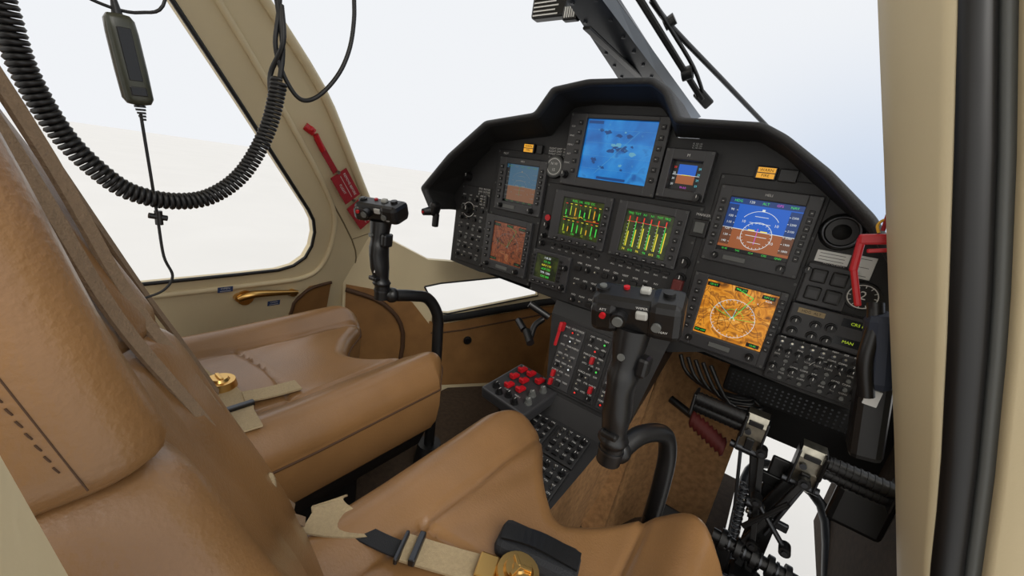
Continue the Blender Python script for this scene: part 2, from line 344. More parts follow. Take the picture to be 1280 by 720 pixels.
def pfd(name,b,s,bright):
    m=MB(PF); bezel(m,b,s); x0,x1,z0,z1=s; w=x1-x0;hh=z1-z0
    S,G,Wt,Gr=(E_SKY,E_GND,E_W,E_G) if bright else (E_SKYD,E_GNDD,E_WD,E_GD)
    hz=z0+hh*.44
    m.q(x0,hz,x1,z1,W,S); m.q(x0,z0,x1,hz,W,G); W1=W+.0005;W2=W+.001
    m.ln(x0,hz,x1,hz,.0014,W1,Wt)
    m.q(x0,z1-hh*.10,x1,z1,W1,E_TAPE if bright else S)
    if bright:
        m.q(x0,z0+hh*.12,x0+w*.15,hz,W1,E_TAPEG); m.q(x0,hz,x0+w*.15,z1-hh*.12,W1,E_TAPE); m.q(x1-w*.15,z0+hh*.12,x1,hz,W1,E_TAPEG); m.q(x1-w*.15,hz,x1,z1-hh*.12,W1,E_TAPE)
        m.q(x0,z0,x1,z0+hh*.07,W1,E_K)
    else:
        m.q(x0,z0,x1,z0+hh*.06,W1,E_K); m.q(x0,z0,x0+w*.1,z1,W1,E_K)
    cx=(x0+x1)/2; cz=hz+.004; tn=.0011 if bright else .0008
    for k in (-2,-1,1,2):
        L=.014 if k%2==0 else .022
        m.ln(cx-L,cz+k*hh*.12,cx+L,cz+k*hh*.12,tn,W2,Wt)
    for sx in (-1,1):
        for (dz) in (.12,-.2): m.text('10',cx+sx*.034,cz+hh*dz,.009 if bright else .006,W2,Wt)
    m.arc(cx,cz,hh*.34,35,145,tn,W2,Wt); m.arc(cx,z0+hh*.36,hh*.25,0 if bright else 20,360 if bright else 160,tn,W2,Wt,36)
    if bright:
        for k in range(24):
            a=math.radians(15*k); r0=hh*.25; m.ln(cx+r0*math.cos(a),z0+hh*.36+r0*math.sin(a),cx+(r0-.004)*math.cos(a),z0+hh*.36+(r0-.004)*math.sin(a),.0008,W2,Wt)
    m.ln(cx-.02,cz-.002,cx-.006,cz-.002,.0024,W2,E_Y if bright else E_WD); m.ln(cx+.02,cz-.002,cx+.006,cz-.002,.0024,W2,E_Y if bright else E_WD)
    m.ln(cx,z0+hh*.2,cx,z0+hh*.5,.0012,W2,E_M if bright else Gr)
    m.ln(cx-.003,z1-hh*.17,cx+.003,z1-hh*.17,.005,W2,Wt)
    for k in range(6):
        zz=z0+hh*(.18+.12*k)
        m.text(str(140-10*k),x0+w*.07,zz,.0075 if bright else .006,W2,Wt); m.text(str(1800+100*k),x1-w*.075,zz,.0065 if bright else .005,W2,Wt)
        m.ln(x0+w*.13,zz,x0+w*.15,zz,.001,W2,Wt); m.ln(x1-w*.15,zz,x1-w*.13,zz,.001,W2,Wt)
    for k,(t,c) in enumerate([('HDG',Gr),('120',Wt),('ALT',Gr),('GPS',E_M if bright else Gr),('NAV',Gr)]): m.text(t,x0+w*(.12+.19*k),z1-hh*.05,.008,W2,c)
    for k in range(5): m.text(['N 45','TAS','12.4','CRS','QNH'][k],x0+w*(.12+.19*k),z0+hh*.035,.006,W2,Gr)
    bx0,bx1,bz0,bz1=b
    btns_v(m,(bx1+x1)/2,z0+.012,z1-.012,7); btns_v(m,(bx0+x0)/2,z0+.012,z1-.012,6)
    m.knob(bx1-.035,(bz0+z0)/2,.008,.02,w=.016); m.box(((bx0+bx1)/2-.03,(bz0+z0)/2,.017),(.05,.012,.004),GREY,.001); m.knob(bx0+.03,(bz0+z0)/2,.007,.016,w=.016)
    m.text('HELI',(bx0+bx1)/2,(bz1+z1)/2,.008,.0165,WHT)
    return m.obj(name)
def mapd(name,b,s,bright):
    m=MB(PF); bezel(m,b,s); x0,x1,z0,z1=s; w=x1-x0;hh=z1-z0
    m.q(x0,z0,x1,z1,W,E_MAP if bright else E_MAPD); W1=W+.0005;W2=W+.001
    Wt,Gr=(E_W,E_G) if bright else (E_WD,E_GD)
    cx=(x0+x1)/2;cz=z0+hh*.42; tn=.001 if bright else .0007
    m.arc(cx,cz,hh*.34,0,360 if bright else 180,tn,W2,Wt,48)
    if bright:
        m.arc(cx,cz,hh*.17,20,160,.0007,W2,Gr,36)
        for k in range(36):
            a=math.radians(10*k); r0=hh*.34; L=.007 if k%3==0 else .0035
            m.ln(cx+r0*math.cos(a),cz+r0*math.sin(a),cx+(r0-L)*math.cos(a),cz+(r0-L)*math.sin(a),.0008,W2,Wt)
    rnd=random.Random(3); 
    for k in range(16):
        x=rnd.uniform(x0+.01,x1-.03); z=rnd.uniform(z0+.01,z1-.02); pv=(x,z); an=rnd.uniform(0,6.28)
        for j in range(7):
            an+=rnd.uniform(-.6,.6); nx=pv[0]+.011*math.cos(an); nz=pv[1]+.011*math.sin(an)
            if not(x0<nx<x1 and z0<nz<z1): break
            m.ln(pv[0],pv[1],nx,nz,.0008,W1,[MAROON,E_TAPEG,E_K][k%3]); pv=(nx,nz)
    for k in range(7):
        a=rnd.uniform(0,6.28); L=hh*rnd.uniform(.2,.45); m.ln(cx,cz,max(x0,min(x1,cx+L*math.cos(a))),cz+L*math.sin(a)*.8,.0009,W1,[E_K,E_C if bright else E_K,Gr,MAROON][k%4])
    m.ln(cx,cz,cx+.03,z1-.02,.0016,W2,Gr); m.ln(cx+.03,z1-.02,cx-.01,z1-.006,.0016,W2,Gr)
    m.ln(cx-.006,cz-.004,cx,cz+.006,.0014,W2,Wt); m.ln(cx+.006,cz-.004,cx,cz+.006,.0014,W2,Wt)
    for (a,c,t) in [(.1,.93,'120 KT'),(.88,.93,'NM 5.0'),(.1,.06,'WX OFF'),(.88,.06,'12:40'),(.5,.95,'TRK 273')]:
        m.q(x0+w*a-.014,z0+hh*c-.005,x0+w*a+.014,z0+hh*c+.005,W1,E_K); m.text(t,x0+w*a,z0+hh*c,.0065,W2,Gr)
    for k in range(14): m.text(rnd.choice(['+','o','x','SBMT','KOR','VOR','^']),rnd.uniform(x0+.01,x1-.01),rnd.uniform(z0+.01,z1-.01),.0065,W1,rnd.choice([E_K,Wt,Gr,MAROON]))
    bx0,bx1,bz0,bz1=b
    btns_v(m,(bx1+x1)/2,z0+.012,z1-.012,7); btns_v(m,(bx0+x0)/2,z0+.012,z1-.012,6)
    m.knob(bx1-.035,(bz0+z0)/2,.008,.02,w=.016); m.knob(bx0+.03,(bz0+z0)/2,.007,.016,w=.016); m.box(((bx0+bx1)/2,(bz0+z0)/2,.017),(.05,.012,.004),GREY,.001)
    return m.obj(name)
pfd('primary_flight_display',(.385,.592,.927,1.115),(.413,.563,.960,1.088),True)
pfd('primary_flight_display',(-.315,-.120,.938,1.117),(-.282,-.152,.970,1.095),False)
mapd('map_display',(.383,.592,.697,.893),(.417,.574,.736,.880),True)
mapd('map_display',(-.340,-.140,.722,.917),(-.302,-.163,.754,.895),False)
def engd(name,b,s,kind):
    m=MB(PF); bezel(m,b,s); x0,x1,z0,z1=s; w=x1-x0;hh=z1-z0; m.q(x0,z0,x1,z1,W,E_LCD); W1=W+.0005;W2=W+.001
    if kind==0:
        for row,(za,zb) in enumerate([(.56,.86),(.12,.42)]):
            for k in range(8):
                u=x0+w*(.09+.118*k); top=za+(zb-za)*(.45+.13*((k*3+row)%4)); c=[E_G,E_YG,E_A,E_G][(k+row)%4]
                m.ln(u,z0+hh*za,u,z0+hh*zb,.0008,W1,E_GD); m.ln(u+.002,z0+hh*za,u+.002,z0+hh*top,.0030,W2,c)
                m.ln(u-.003,z0+hh*zb,u+.004,z0+hh*zb,.0018,W2,E_R if k%3==0 else E_Y)
                if k%2==0: m.text(['46','98','612','101','96','12','88','75'][(k+row)%8],u+.006,z0+hh*(za-.05),.0085,W2,c)
        m.text('FUEL  OIL  HYD  DC',(x0+x1)/2,z0+hh*.94,.0085,W2,E_G)
        m.arc(x0+w*.5,z0+hh*.50,.007,20,160,.0014,W2,E_Y,10)
        m.ln(x0+w*.05,z0+hh*.49,x0+w*.4,z0+hh*.49,.0008,W1,E_Y); m.ln(x0+w*.6,z0+hh*.49,x1-w*.05,z0+hh*.49,.0012,W1,E_R)
    else:
        for k in range(6):
            u=x0+w*(.1+.155*k); m.ln(u,z0+hh*.14,u,z0+hh*.84,.0018,W1,E_G if k%2 else E_YG); m.ln(u,z0+hh*.76,u,z0+hh*.86,.003,W2,E_R)
            m.ln(u+.004,z0+hh*.14,u+.004,z0+hh*(.5+.06*(k%3)),.0026,W1,E_Y)
            m.text(['TRQ','TOT','N1','N1','TOT','TRQ'][k],u,z0+hh*.93,.008,W2,E_G); m.text(['74','612','96','96','615','75'][k],u,z0+hh*.06,.009,W2,E_G if k%2 else E_Y)
            for j in range(8): m.ln(u-.004,z0+hh*(.18+.08*j),u-.001,z0+hh*(.18+.08*j),.0008,W2,E_W)
        m.ln(x0+w*.05,z0+hh*.74,x1-w*.1,z0+hh*.74,.0012,W1,E_R)
    bx0,bx1,bz0,bz1=b
    btns_h(m,(bz0+z0)/2-.002,bx0+.03,bx1-.03,6); btns_v(m,(bx1+x1)/2,z0+.012,z1-.012,5)
    return m.obj(name)
engd('engine_display',(-.075,.120,.880,1.039),(-.041,.095,.903,1.018),0)
engd('engine_display',(.138,.330,.880,1.040),(.165,.297,.898,1.016),1)
m=MB(PF); s=(-.010,.198,1.083,1.248); b=(-.065,.230,1.056,1.262); bezel(m,b,s,.020)
m.q(s[0],s[2],s[1],s[3],W,E_MFD)
rnd=random.Random(11)
for k in range(20):   # coastline-like patches of the moving map
    u=rnd.uniform(.03,.16); v_=rnd.uniform(1.115,1.225); n=11; r0=rnd.uniform(.002,.007)
    m.add([(u+1.6*r0*rnd.uniform(.5,1.3)*math.cos(2*math.pi*i/n),v_+r0*rnd.uniform(.5,1.3)*math.sin(2*math.pi*i/n),W+.0004+.00002*k) for i in range(n)],[tuple(range(n))],[E_BL,E_BL,E_BL,E_BL2][k%4])
for k in range(4): m.ln(s[0],s[2]+.03+.036*k,s[1],s[2]+.03+.036*k,.0003,W+.0010,E_BL2)
for (u,v_) in [(.03,1.22),(.06,1.235),(.12,1.17),(.15,1.13),(.09,1.15),(.05,1.12),(.16,1.21)]: m.text('12',u,v_,.006,W+.0012,E_BL2)
m.q(s[0]+.004,s[3]-.012,s[0]+.05,s[3]-.004,W+.0009,E_BL); m.q(s[0]+.06,s[2]+.003,s[1]-.06,s[2]+.010,W+.0009,E_BL)
m.ln(.04,1.10,.10,1.165,.0007,W+.0012,E_BL2); m.ln(.10,1.165,.15,1.22,.0007,W+.0012,E_BL2)
btns_v(m,-.027,1.10,1.235,6,.020,(.012,.012)); btns_v(m,.214,1.10,1.235,6,.020,(.012,.012)); m.knob(-.05,1.085,.010,.02,w=.02)
for k in range(5): m.text(['FUNC','ALT','MENU','RNG','CLR'][k],-.050,1.12+.026*k,.007,.0205,WHT)
m.obj('multifunction_display')
m=MB(PF); s=(.259,.333,1.087,1.158); b=(.238,.356,1.062,1.186); bezel(m,b,s,.034,PAN2)
m.q(s[0],s[2],s[1],s[3],W,E_K); m.q(.274,1.124,.318,1.150,W+.0004,E_SKY); m.q(.274,1.102,.318,1.124,W+.0004,E_GND)
m.ln(.262,1.124,.330,1.124,.001,W+.0008,E_W)
for k in range(4): m.text('20',.266,1.10+.014*k,.007,W+.001,E_R if k==3 else E_W); m.text('29',.326,1.10+.014*k,.007,W+.001,E_C)
m.ln(.285,1.124,.307,1.124,.0015,W+.001,E_Y); m.text('M 0.0',.296,1.093,.007,W+.001,E_M); m.text('M',.296,1.17,.01,.0345,WHT)
m.knob(.342,1.072,.009,.016,w=.034)
m.obj('standby_instrument')
m=MB(PF); s=(-.104,-.020,.745,.824); b=(-.121,.024,.719,.838); bezel(m,b,s,.014)
m.q(s[0],s[2],s[1],s[3],W,E_LCD)
for k in range(6): m.text(['118.30','121.50','NAV 110','ADF 325','TPR 1200','CRS 088'][k],-.062,.815-.0125*k,.0095,W+.0006,[E_W,E_G,E_Y,E_G,E_W,E_G][k])
for k in range(6): m.box((-.008,.752+.013*k,.016),(.011,.008,.005),BLK,.001); m.box((-.1125,.752+.013*k,.016),(.008,.008,.005),BLK,.001)
m.knob(.010,.735,.009,.016,w=.014); m.knob(.010,.80,.008,.016,w=.014)
btns_h(m,.732,-.1,-.02,5,.014)
m.obj('radio_tuning_unit')
m=MB(PF); m.box((.685,.838,.010),(.168,.080,.020),PAN2,.004)
for (a,z_,t,c) in [(.722,.862,'CRS F',E_YG),(.718,.820,'MAN',E_YG)]:
    m.q(a-.026,z_-.009,a+.028,z_+.009,.0205,E_K); m.text(t,a,z_,.009,.021,c)
m.box((.64,.864,.021),(.05,.012,.003),WEB,.001); m.text('HDG  ALT',.64,.864,.008,.023,BLKM)
for (u,z_) in [(.618,.838),(.618,.812),(.655,.838),(.655,.812),(.682,.842),(.682,.812),(.757,.842)]: m.knob(u,z_,.009,.016,w=.02)
m.obj('course_control_unit')
m=MB(PF); m.box((.695,.738,.010),(.20,.112,.020),PAN,.004)
for j in range(5):
    for i in range(10):
        u=.608+.0195*i; v_=.782-.0215*j
        if j in (1,) : m.knob(u,v_,.0065,.014,w=.02)
        elif j==3 and i%2==0: m.knob(u,v_,.008,.014,w=.02)
        elif j==0: m.toggle(u,v_,.02,.012)
        else: m.cyl((u,v_,.02),(u,v_,.026),.0045,[BLK,GREY][i%2],seg=8)
        m.text(random.choice(['COM1','COM2','ICS','NAV','ADF','DME','VOX','1','2']),u,v_+.0105,.0055,.0204,WHT)
m.arc(.70,.735,.03,20,160,.0012,.0204,WHT); m.box((.78,.70,.021),(.018,.02,.003),WHT2,.001)
m.obj('audio_control_unit')

# ---------------------------------------------------------------- centre pedestal and console
m=MB()
def strip(y0,z0,y1,z1,xa0,xa1,xb0,xb1,mt): m.add([(xa0,y0,z0),(xa1,y0,z0),(xb1,y1,z1),(xb0,y1,z1)],[(0,1,2,3)],mt)
prof=[(1.09,.69,.0,.372),(1.055,.655,.01,.37),(1.0,.42,.07,.34),(.97,.36,.05,.30),(.72,.285,.04,.275),(.70,.0,.04,.275)]
for a,b in zip(prof,prof[1:]): strip(a[0],a[1],b[0],b[1],a[2],a[3],b[2],b[3],PAN if b[1]>.0 else CARP)
for sx in (2,3):
    pl=[(q_[sx],q_[0],q_[1]) for q_ in prof]; pl+=[(prof[-1][sx],1.20,0),(prof[0][sx],1.20,.64)]
    up=[pl[1],pl[2],pl[3],(pl[3][0],1.20,.36),pl[-1]]; lo=[pl[3],pl[4],pl[5],pl[6],(pl[3][0],1.20,.36)]
    m.add(up,[tuple(range(len(up)))],BLK); m.add(lo,[tuple(range(len(lo)))],CARP)
F=frame((.19,1.0275,.54),(1,0,0),(0,.055,.24)); m.M=F
m.box((0,0,.002),(.25,.22,.006),PAN,.002)
m.box((-.085,.0,.006),(.075,.20,.006),PAN2,.002); m.box((.0,.0,.006),(.075,.20,.006),PAN,.002); m.box((.085,.0,.006),(.075,.20,.006),PAN2,.002)
rnd=random.Random(5)
for cx in (-.085,0,.085):
    for j in range(7):
        for i in (-1,0,1):
            u=cx+.022*i; v_=-.085+.028*j; k=rnd.random()
            if k<.25: m.toggle(u,v_,.009,.016)
            elif k<.45: m.cyl((u,v_,.009),(u,v_,.014),.005,BLK,seg=10); m.cyl((u,v_,.014),(u,v_,.0145),.003,rnd.choice([E_G,E_W,E_R,GREY]),seg=8)
            elif k<.6: m.knob(u,v_,.007,.012,w=.009)
            elif k<.70: m.box((u,v_,.016),(.010,.022,.016),RED,.002)
            elif k<.8: m.box((u,v_,.012),(.016,.014,.010),BLK,.002)
            m.text(rnd.choice(['HYD','GEN','FORCE','TRIM','ON','OFF','AUX','FTR']),u,v_+.011,.0075,.0094,WHT)
m.box((-.118,.092,.03),(.012,.03,.03),RED,.004); m.bar((-.118,.10,.04),(-.122,.03,.032),.010,.012,RED,.003)
m.box((.09,.125,.012),(.09,.016,.004),RED,.001); m.text('PULL HANDLE',.09,.125,.010,.0145,WHT)
for k in range(5): m.text('CHECK LIST 12 34 56',.095,.04-.009*k,.0075,.0095,WHT)
F=frame((.16,.845,.3225),(1,0,0),(0,.25,.075)); m.M=F
for (cx,cy,sx,sy) in [(-.055,.06,.10,.11),(.055,.06,.10,.11),(-.055,-.06,.10,.11),(.055,-.06,.10,.11)]:
    m.box((cx,cy,.003),(sx,sy,.010),PAN,.003)
    for i in range(4):
        for j in range(4):
            u=cx-.036+.024*i; v_=cy-.04+.026*j; k=rnd.random()
            if k<.3: m.knob(u,v_,.008,.014,w=.008)
            elif k<.5: m.toggle(u,v_,.008,.014)
            elif k<.7: m.box((u,v_,.011),(.016,.012,.008),BLK,.001)
            else: m.cyl((u,v_,.008),(u,v_,.014),.006,BLK,seg=10)
            m.text(rnd.choice(['LT','RT','HI','LO','ON']),u,v_+.012,.008,.0083,WHT)
m.M=Matrix.Identity(4)
m.tube([(-.02,1.06,.62),(-.03,1.03,.60),(-.02,1.0,.57)],.010,BLK); m.cyl((-.04,1.0,.585),(.0,.97,.565),.013,BLK)
m.cyl((.02,1.02,.65),(-.04,.99,.68),.011,BLK); m.cyl((-.09,1.02,.60),(-.05,1.0,.585),.012,STEEL)
m.obj('center_console')
m=MB(frame((.01,.955,.415),(1,-.12,0),(0,1,.18)))
m.box((0,0,-.015),(.185,.19,.04),PAN2,.006); m.box((0,0,-.028),(.170,.175,.02),BLK,.004)
for (u,v_) in [(-.055,.06),(-.02,.065),(-.05,.015),(-.012,.02),(.025,.055),(-.03,-.03),(.01,-.02)]:
    m.box((u,v_,.013),(.020,.034,.012),RED,.004,Matrix.Rotation(-.15,3,'X')); m.box((u,v_-.012,.022),(.018,.010,.009),RED,.002)
for (u,v_) in [(.06,.07),(.06,.03),(.05,-.01),(.065,-.045),(.0,-.065),(-.06,-.06),(-.03,-.075),(.035,-.075)]: m.knob(u,v_,.010,.018,GREY if u>.04 else BLK,w=.004)
for k in range(8): m.text(['STOP','START','ENG 1','ENG 2','MAN','AUTO','DC','IDLE'][k],-.07+.045*(k%4),[-.045,.085][k//4],.008,.0055,WHT)
m.box((-.01,.0,-.15),(.08,.12,.22),BLK,.004)
m.obj('engine_control_quadrant')

# ---------------------------------------------------------------- seats
def cushion(m,x0,x1,tab):
    N=100;Mm=110
    def yf(u): return interp(tab,u)
    us=[.5-.5*math.cos(math.pi*i/N) for i in range(N+1)]; vs=[.5-.5*math.cos(math.pi*j/Mm) for j in range(Mm+1)]
    yb=.14; pts=[]; W_=x1-x0
    for j in range(Mm+1):
        for i in range(N+1):
            u=us[i];v_=vs[j]; f=sum(yf(max(0,min(1,u+k*.02)))for k in(-2,-1,0,1,2))/5
            x=x0+W_*u; y=yb+(f-yb)*v_
            z=.486+.040*math.exp(-((u-.11)/.10)**2)+.040*math.exp(-((u-.89)/.10)**2)
            z+=.012*max(0,(y-.35))/.3
            z+=.004*math.sin(math.pi*max(0,min(1,(u-.24)/.52)))
            for uc in (.24,.76): z-=.012*math.exp(-((u-uc-(.04*(v_-.6)*(1 if uc<.5 else -1)))/.009)**2)
            if .22<u<.78: z-=.010*math.exp(-((y-.36-.02*math.cos((u-.5)*6))/.0045)**2)
            z+=.0010*math.sin(38*y+9*math.sin(11*x))*math.exp(-((u-.3)/.1)**2)
            d=min((u)*W_,(1-u)*W_,(f-y)*.9); r=.045
            if d<r: z-= r*(1-math.sqrt(max(0,1-(1-d/r)**2)))
            pts.append(Vector((x,y,z)))
    n=N+1; fs=[(j*n+i,j*n+i+1,(j+1)*n+i+1,(j+1)*n+i) for j in range(Mm) for i in range(N)]
    m.add(pts,fs,LEA,True)
    rim=[j*n for j in range(Mm+1)]+[Mm*n+i for i in range(1,n)]+[j*n+N for j in range(Mm-1,-1,-1)]
    ring=[pts[k] for k in rim]; cx=(x0+x1)/2;cy=.4
    def inset(z,k): return [Vector((cx+(q_.x-cx)*k,cy+(q_.y-cy)*k,z)) for q_ in ring]
    lo=[ring,[Vector((cx+(q_.x-cx)*1.010,cy+(q_.y-cy)*1.007,q_.z-.014)) for q_ in ring],inset(.41,1.012),inset(.36,1.0),inset(.335,.97)]
    m.loft(lo,LEA,closed=False)
    m.tube([q_ for q_ in [Vector((cx+(q_.x-cx)*1.008,cy+(q_.y-cy)*1.006,q_.z-.007)) for q_ in ring]],.0026,LEAD,6,1)
    m.loft([inset(.345,.95),inset(.28,.90),inset(.27,.86)],BLK,closed=False)
    m.add(inset(.34,.95),[tuple(range(len(ring)))],BLK)
def backrest(m,z0,z1,L,R,XL,XR,th=.13,dip=.03):
    K=24; rings=[]; nz=30
    for k in range(nz+1):
        t=k/nz; tt=.5-.5*math.cos(math.pi*t); z=z0+(z1-z0)*tt
        e=min(z-z0,z1-z); r=.022; ins= r*(1-math.sqrt(max(0,1-(1-e/r)**2))) if e<r else 0
        xl=XL(z)+ins; xr=XR(z)-ins; yl=L(z); yr=R(z)
        fr=[]
        for i in range(K+1):
            u=.5-.5*math.cos(math.pi*i/K); x=xl+(xr-xl)*u
            y=yl+(yr-yl)*u - dip*math.sin(math.pi*u)**2
            for uc in (.3,.7): y-=.006*math.exp(-((u-uc)/.02)**2)
            d=min(x-xl,xr-x); rr_=.028
            if d<rr_: y-=rr_*(1-math.sqrt(max(0,1-(1-d/rr_)**2)))
            fr.append(Vector((x,y-ins,z)))
        bk=[]
        for i in range(K+1):
            u=1-(.5-.5*math.cos(math.pi*i/K)); x=xl+(xr-xl)*u; y=yl+(yr-yl)*u-th
            d=min(x-xl,xr-x)
            if d<.03: y+=.03*(1-math.sqrt(max(0,1-(1-d/.03)**2)))
            bk.append(Vector((x,y+ins,z)))
        rings.append(fr+bk)
    m.loft(rings,LEA)
LZ=[(.46,.235),(.62,.189),(.841,.109),(.982,.048),(1.05,.018),(1.28,-.07)]
RZ=[(.46,.215),(.68,.143),(.76,.092),(.866,.052),(.95,.029),(1.035,.012),(1.28,-.07)]
XRZ=[(.46,.58),(.62,.50),(.74,.41),(.87,.340),(1.05,.318),(1.28,.30)]
m=MB(); cushion(m,.09,.63,[(0,.60),(.05,.66),(.14,.72),(.26,.715),(.38,.61),(.52,.535),(.64,.59),(.76,.68),(.86,.71),(.95,.68),(1,.62)])
A=dict(L=lambda z:interp(LZ,z),R=lambda z:interp(RZ,z),XL=lambda z:.105,XR=lambda z:interp(XRZ,z))
backrest(m,.455,.878,**A); backrest(m,.872,1.29,**A)
for k in range(58):
    z=.90+.0062*k; x=interp(XRZ,z)+.0002; y=interp(RZ,z)-.038
    m.tube([(x,y+.0007,z-.0018),(x+.0003,y,z),(x,y-.0007,z+.0018)],.00040,LEAD,5,1)
m.tube([(interp(XRZ,z)+.0,interp(RZ,z)-.0345,z) for z in [.885+.02*i for i in range(20)]],.0004,LEAD,5,1)
m.bx(.16,.56,.16,.52,.0,.31,BLK,.01)
m.obj('cockpit_seat')
m=MB(); cushion(m,-.68,-.10,[(0,.64),(.05,.70),(.14,.745),(.26,.73),(.38,.64),(.52,.58),(.64,.62),(.76,.72),(.86,.76),(.95,.73),(1,.68)])
XLF=[(.46,-.66),(1.0,-.64),(1.28,-.60)];XRF=[(.46,-.13),(1.0,-.16),(1.28,-.2)]
A=dict(L=lambda z:interp(LZ,z),R=lambda z:interp(LZ,z),XL=lambda z:interp(XLF,z),XR=lambda z:interp(XRF,z))
backrest(m,.455,.878,**A); backrest(m,.872,1.22,**A)
m.bx(-.6,-.2,.16,.52,.0,.31,BLK,.01)
m.obj('cockpit_seat')

# ---------------------------------------------------------------- harnesses
m=MB()
for (dx,dy) in [(-.006,0.004),(.024,-.010)]:
    m.ribbon([(.155+dx,-.075+dy,1.30),(.155+dx,.018+dy,1.045),(.153+dx,.060+dy,.905),(.150+dx,.112+dy,.78),(.145+dx,.152+dy,.66),(.13+dx,.20,.575)],.0115,(.75,-.65,-.1),WEBD,.003)
m.ball((.155,.160,.655),.016,WEB,sc3=(.5,.4,1.6))
m.ribbon([(.088,.280,.506),(.10,.262,.520),(.13,.258,.522),(.165,.27,.508)],.045,(.3,1,0),WEB,.003)
m.ribbon([(.115,.225,.53),(.145,.25,.525),(.175,.30,.507)],.045,(1,-.6,0),WEB,.003)
m.ribbon([(.150,.262,.520),(.21,.29,.507),(.25,.31,.503)],.026,(.4,-1,0),WEBK,.003)
m.ribbon([(.235,.305,.508),(.30,.345,.500),(.36,.375,.503)],.042,(.4,-1,0),WEB,.004)
m.box((.252,.315,.512),(.010,.050,.012),STEEL,.002,Matrix.Rotation(.5,3,'Z')); m.box((.235,.300,.513),(.006,.050,.010),STEEL,.002,Matrix.Rotation(.5,3,'Z'))
m.box((.385,.440,.506),(.13,.060,.028),WEBK,.012,Matrix.Rotation(.28,3,'Z')); m.ribbon([(.33,.42,.523),(.38,.44,.528),(.445,.458,.523)],.03,(0,1,0),BLK,.003)
m.cyl((.385,.385,.505),(.385,.385,.522),.033,GOLD,.030,28); m.cyl((.385,.385,.522),(.385,.385,.528),.022,GOLD,.019,24); m.cyl((.385,.385,.528),(.385,.385,.531),.010,GOLD,.008,16)
for k in range(3):
    a=2.1*k+.4; m.bar((.385,.385,.530),(.385+.018*math.cos(a),.385+.018*math.sin(a),.530),.004,.006,GOLD,.001,(-math.sin(a),math.cos(a),0))
m.ribbon([(.41,.38,.508),(.50,.36,.505),(.60,.33,.520)],.045,(0,1,0),WEB,.004)
m.box((.345,.365,.510),(.03,.040,.010),GOLD,.003,Matrix.Rotation(.4,3,'Z'))
m.obj('seat_harness')
m=MB()
for x in (-.22,-.25): m.ribbon([(x,-.03,1.22),(x-.0,.05,1.02),(x,.095,.90),(x,.14,.78),(x-.02,.19,.66),(x-.03,.23,.56)],.014,(1,-.5,0),WEBD,.004)
m.ribbon([(-.62,.20,.56),(-.54,.235,.512),(-.46,.25,.498),(-.40,.262,.497)],.045,(.2,1,0),WEB,.004)
m.ribbon([(-.36,.27,.498),(-.27,.27,.498),(-.22,.255,.515),(-.14,.24,.53)],.05,(0,1,0),WEB,.004)
m.ribbon([(-.30,.29,.500),(-.29,.34,.498),(-.285,.40,.497)],.045,(1,0,0),WEB,.004)
m.ribbon([(-.27,.23,.505),(-.21,.22,.52)],.04,(0,1,0),WEBK,.004)
m.cyl((-.375,.27,.498),(-.375,.27,.516),.034,GOLD,.030,24); m.cyl((-.375,.27,.516),(-.375,.27,.522),.02,GOLD,.016,20); m.box((-.375,.27,.524),(.032,.008,.006),GOLD,.002)
m.box((-.26,.268,.506),(.012,.056,.012),STEEL,.002)
m.obj('seat_harness')

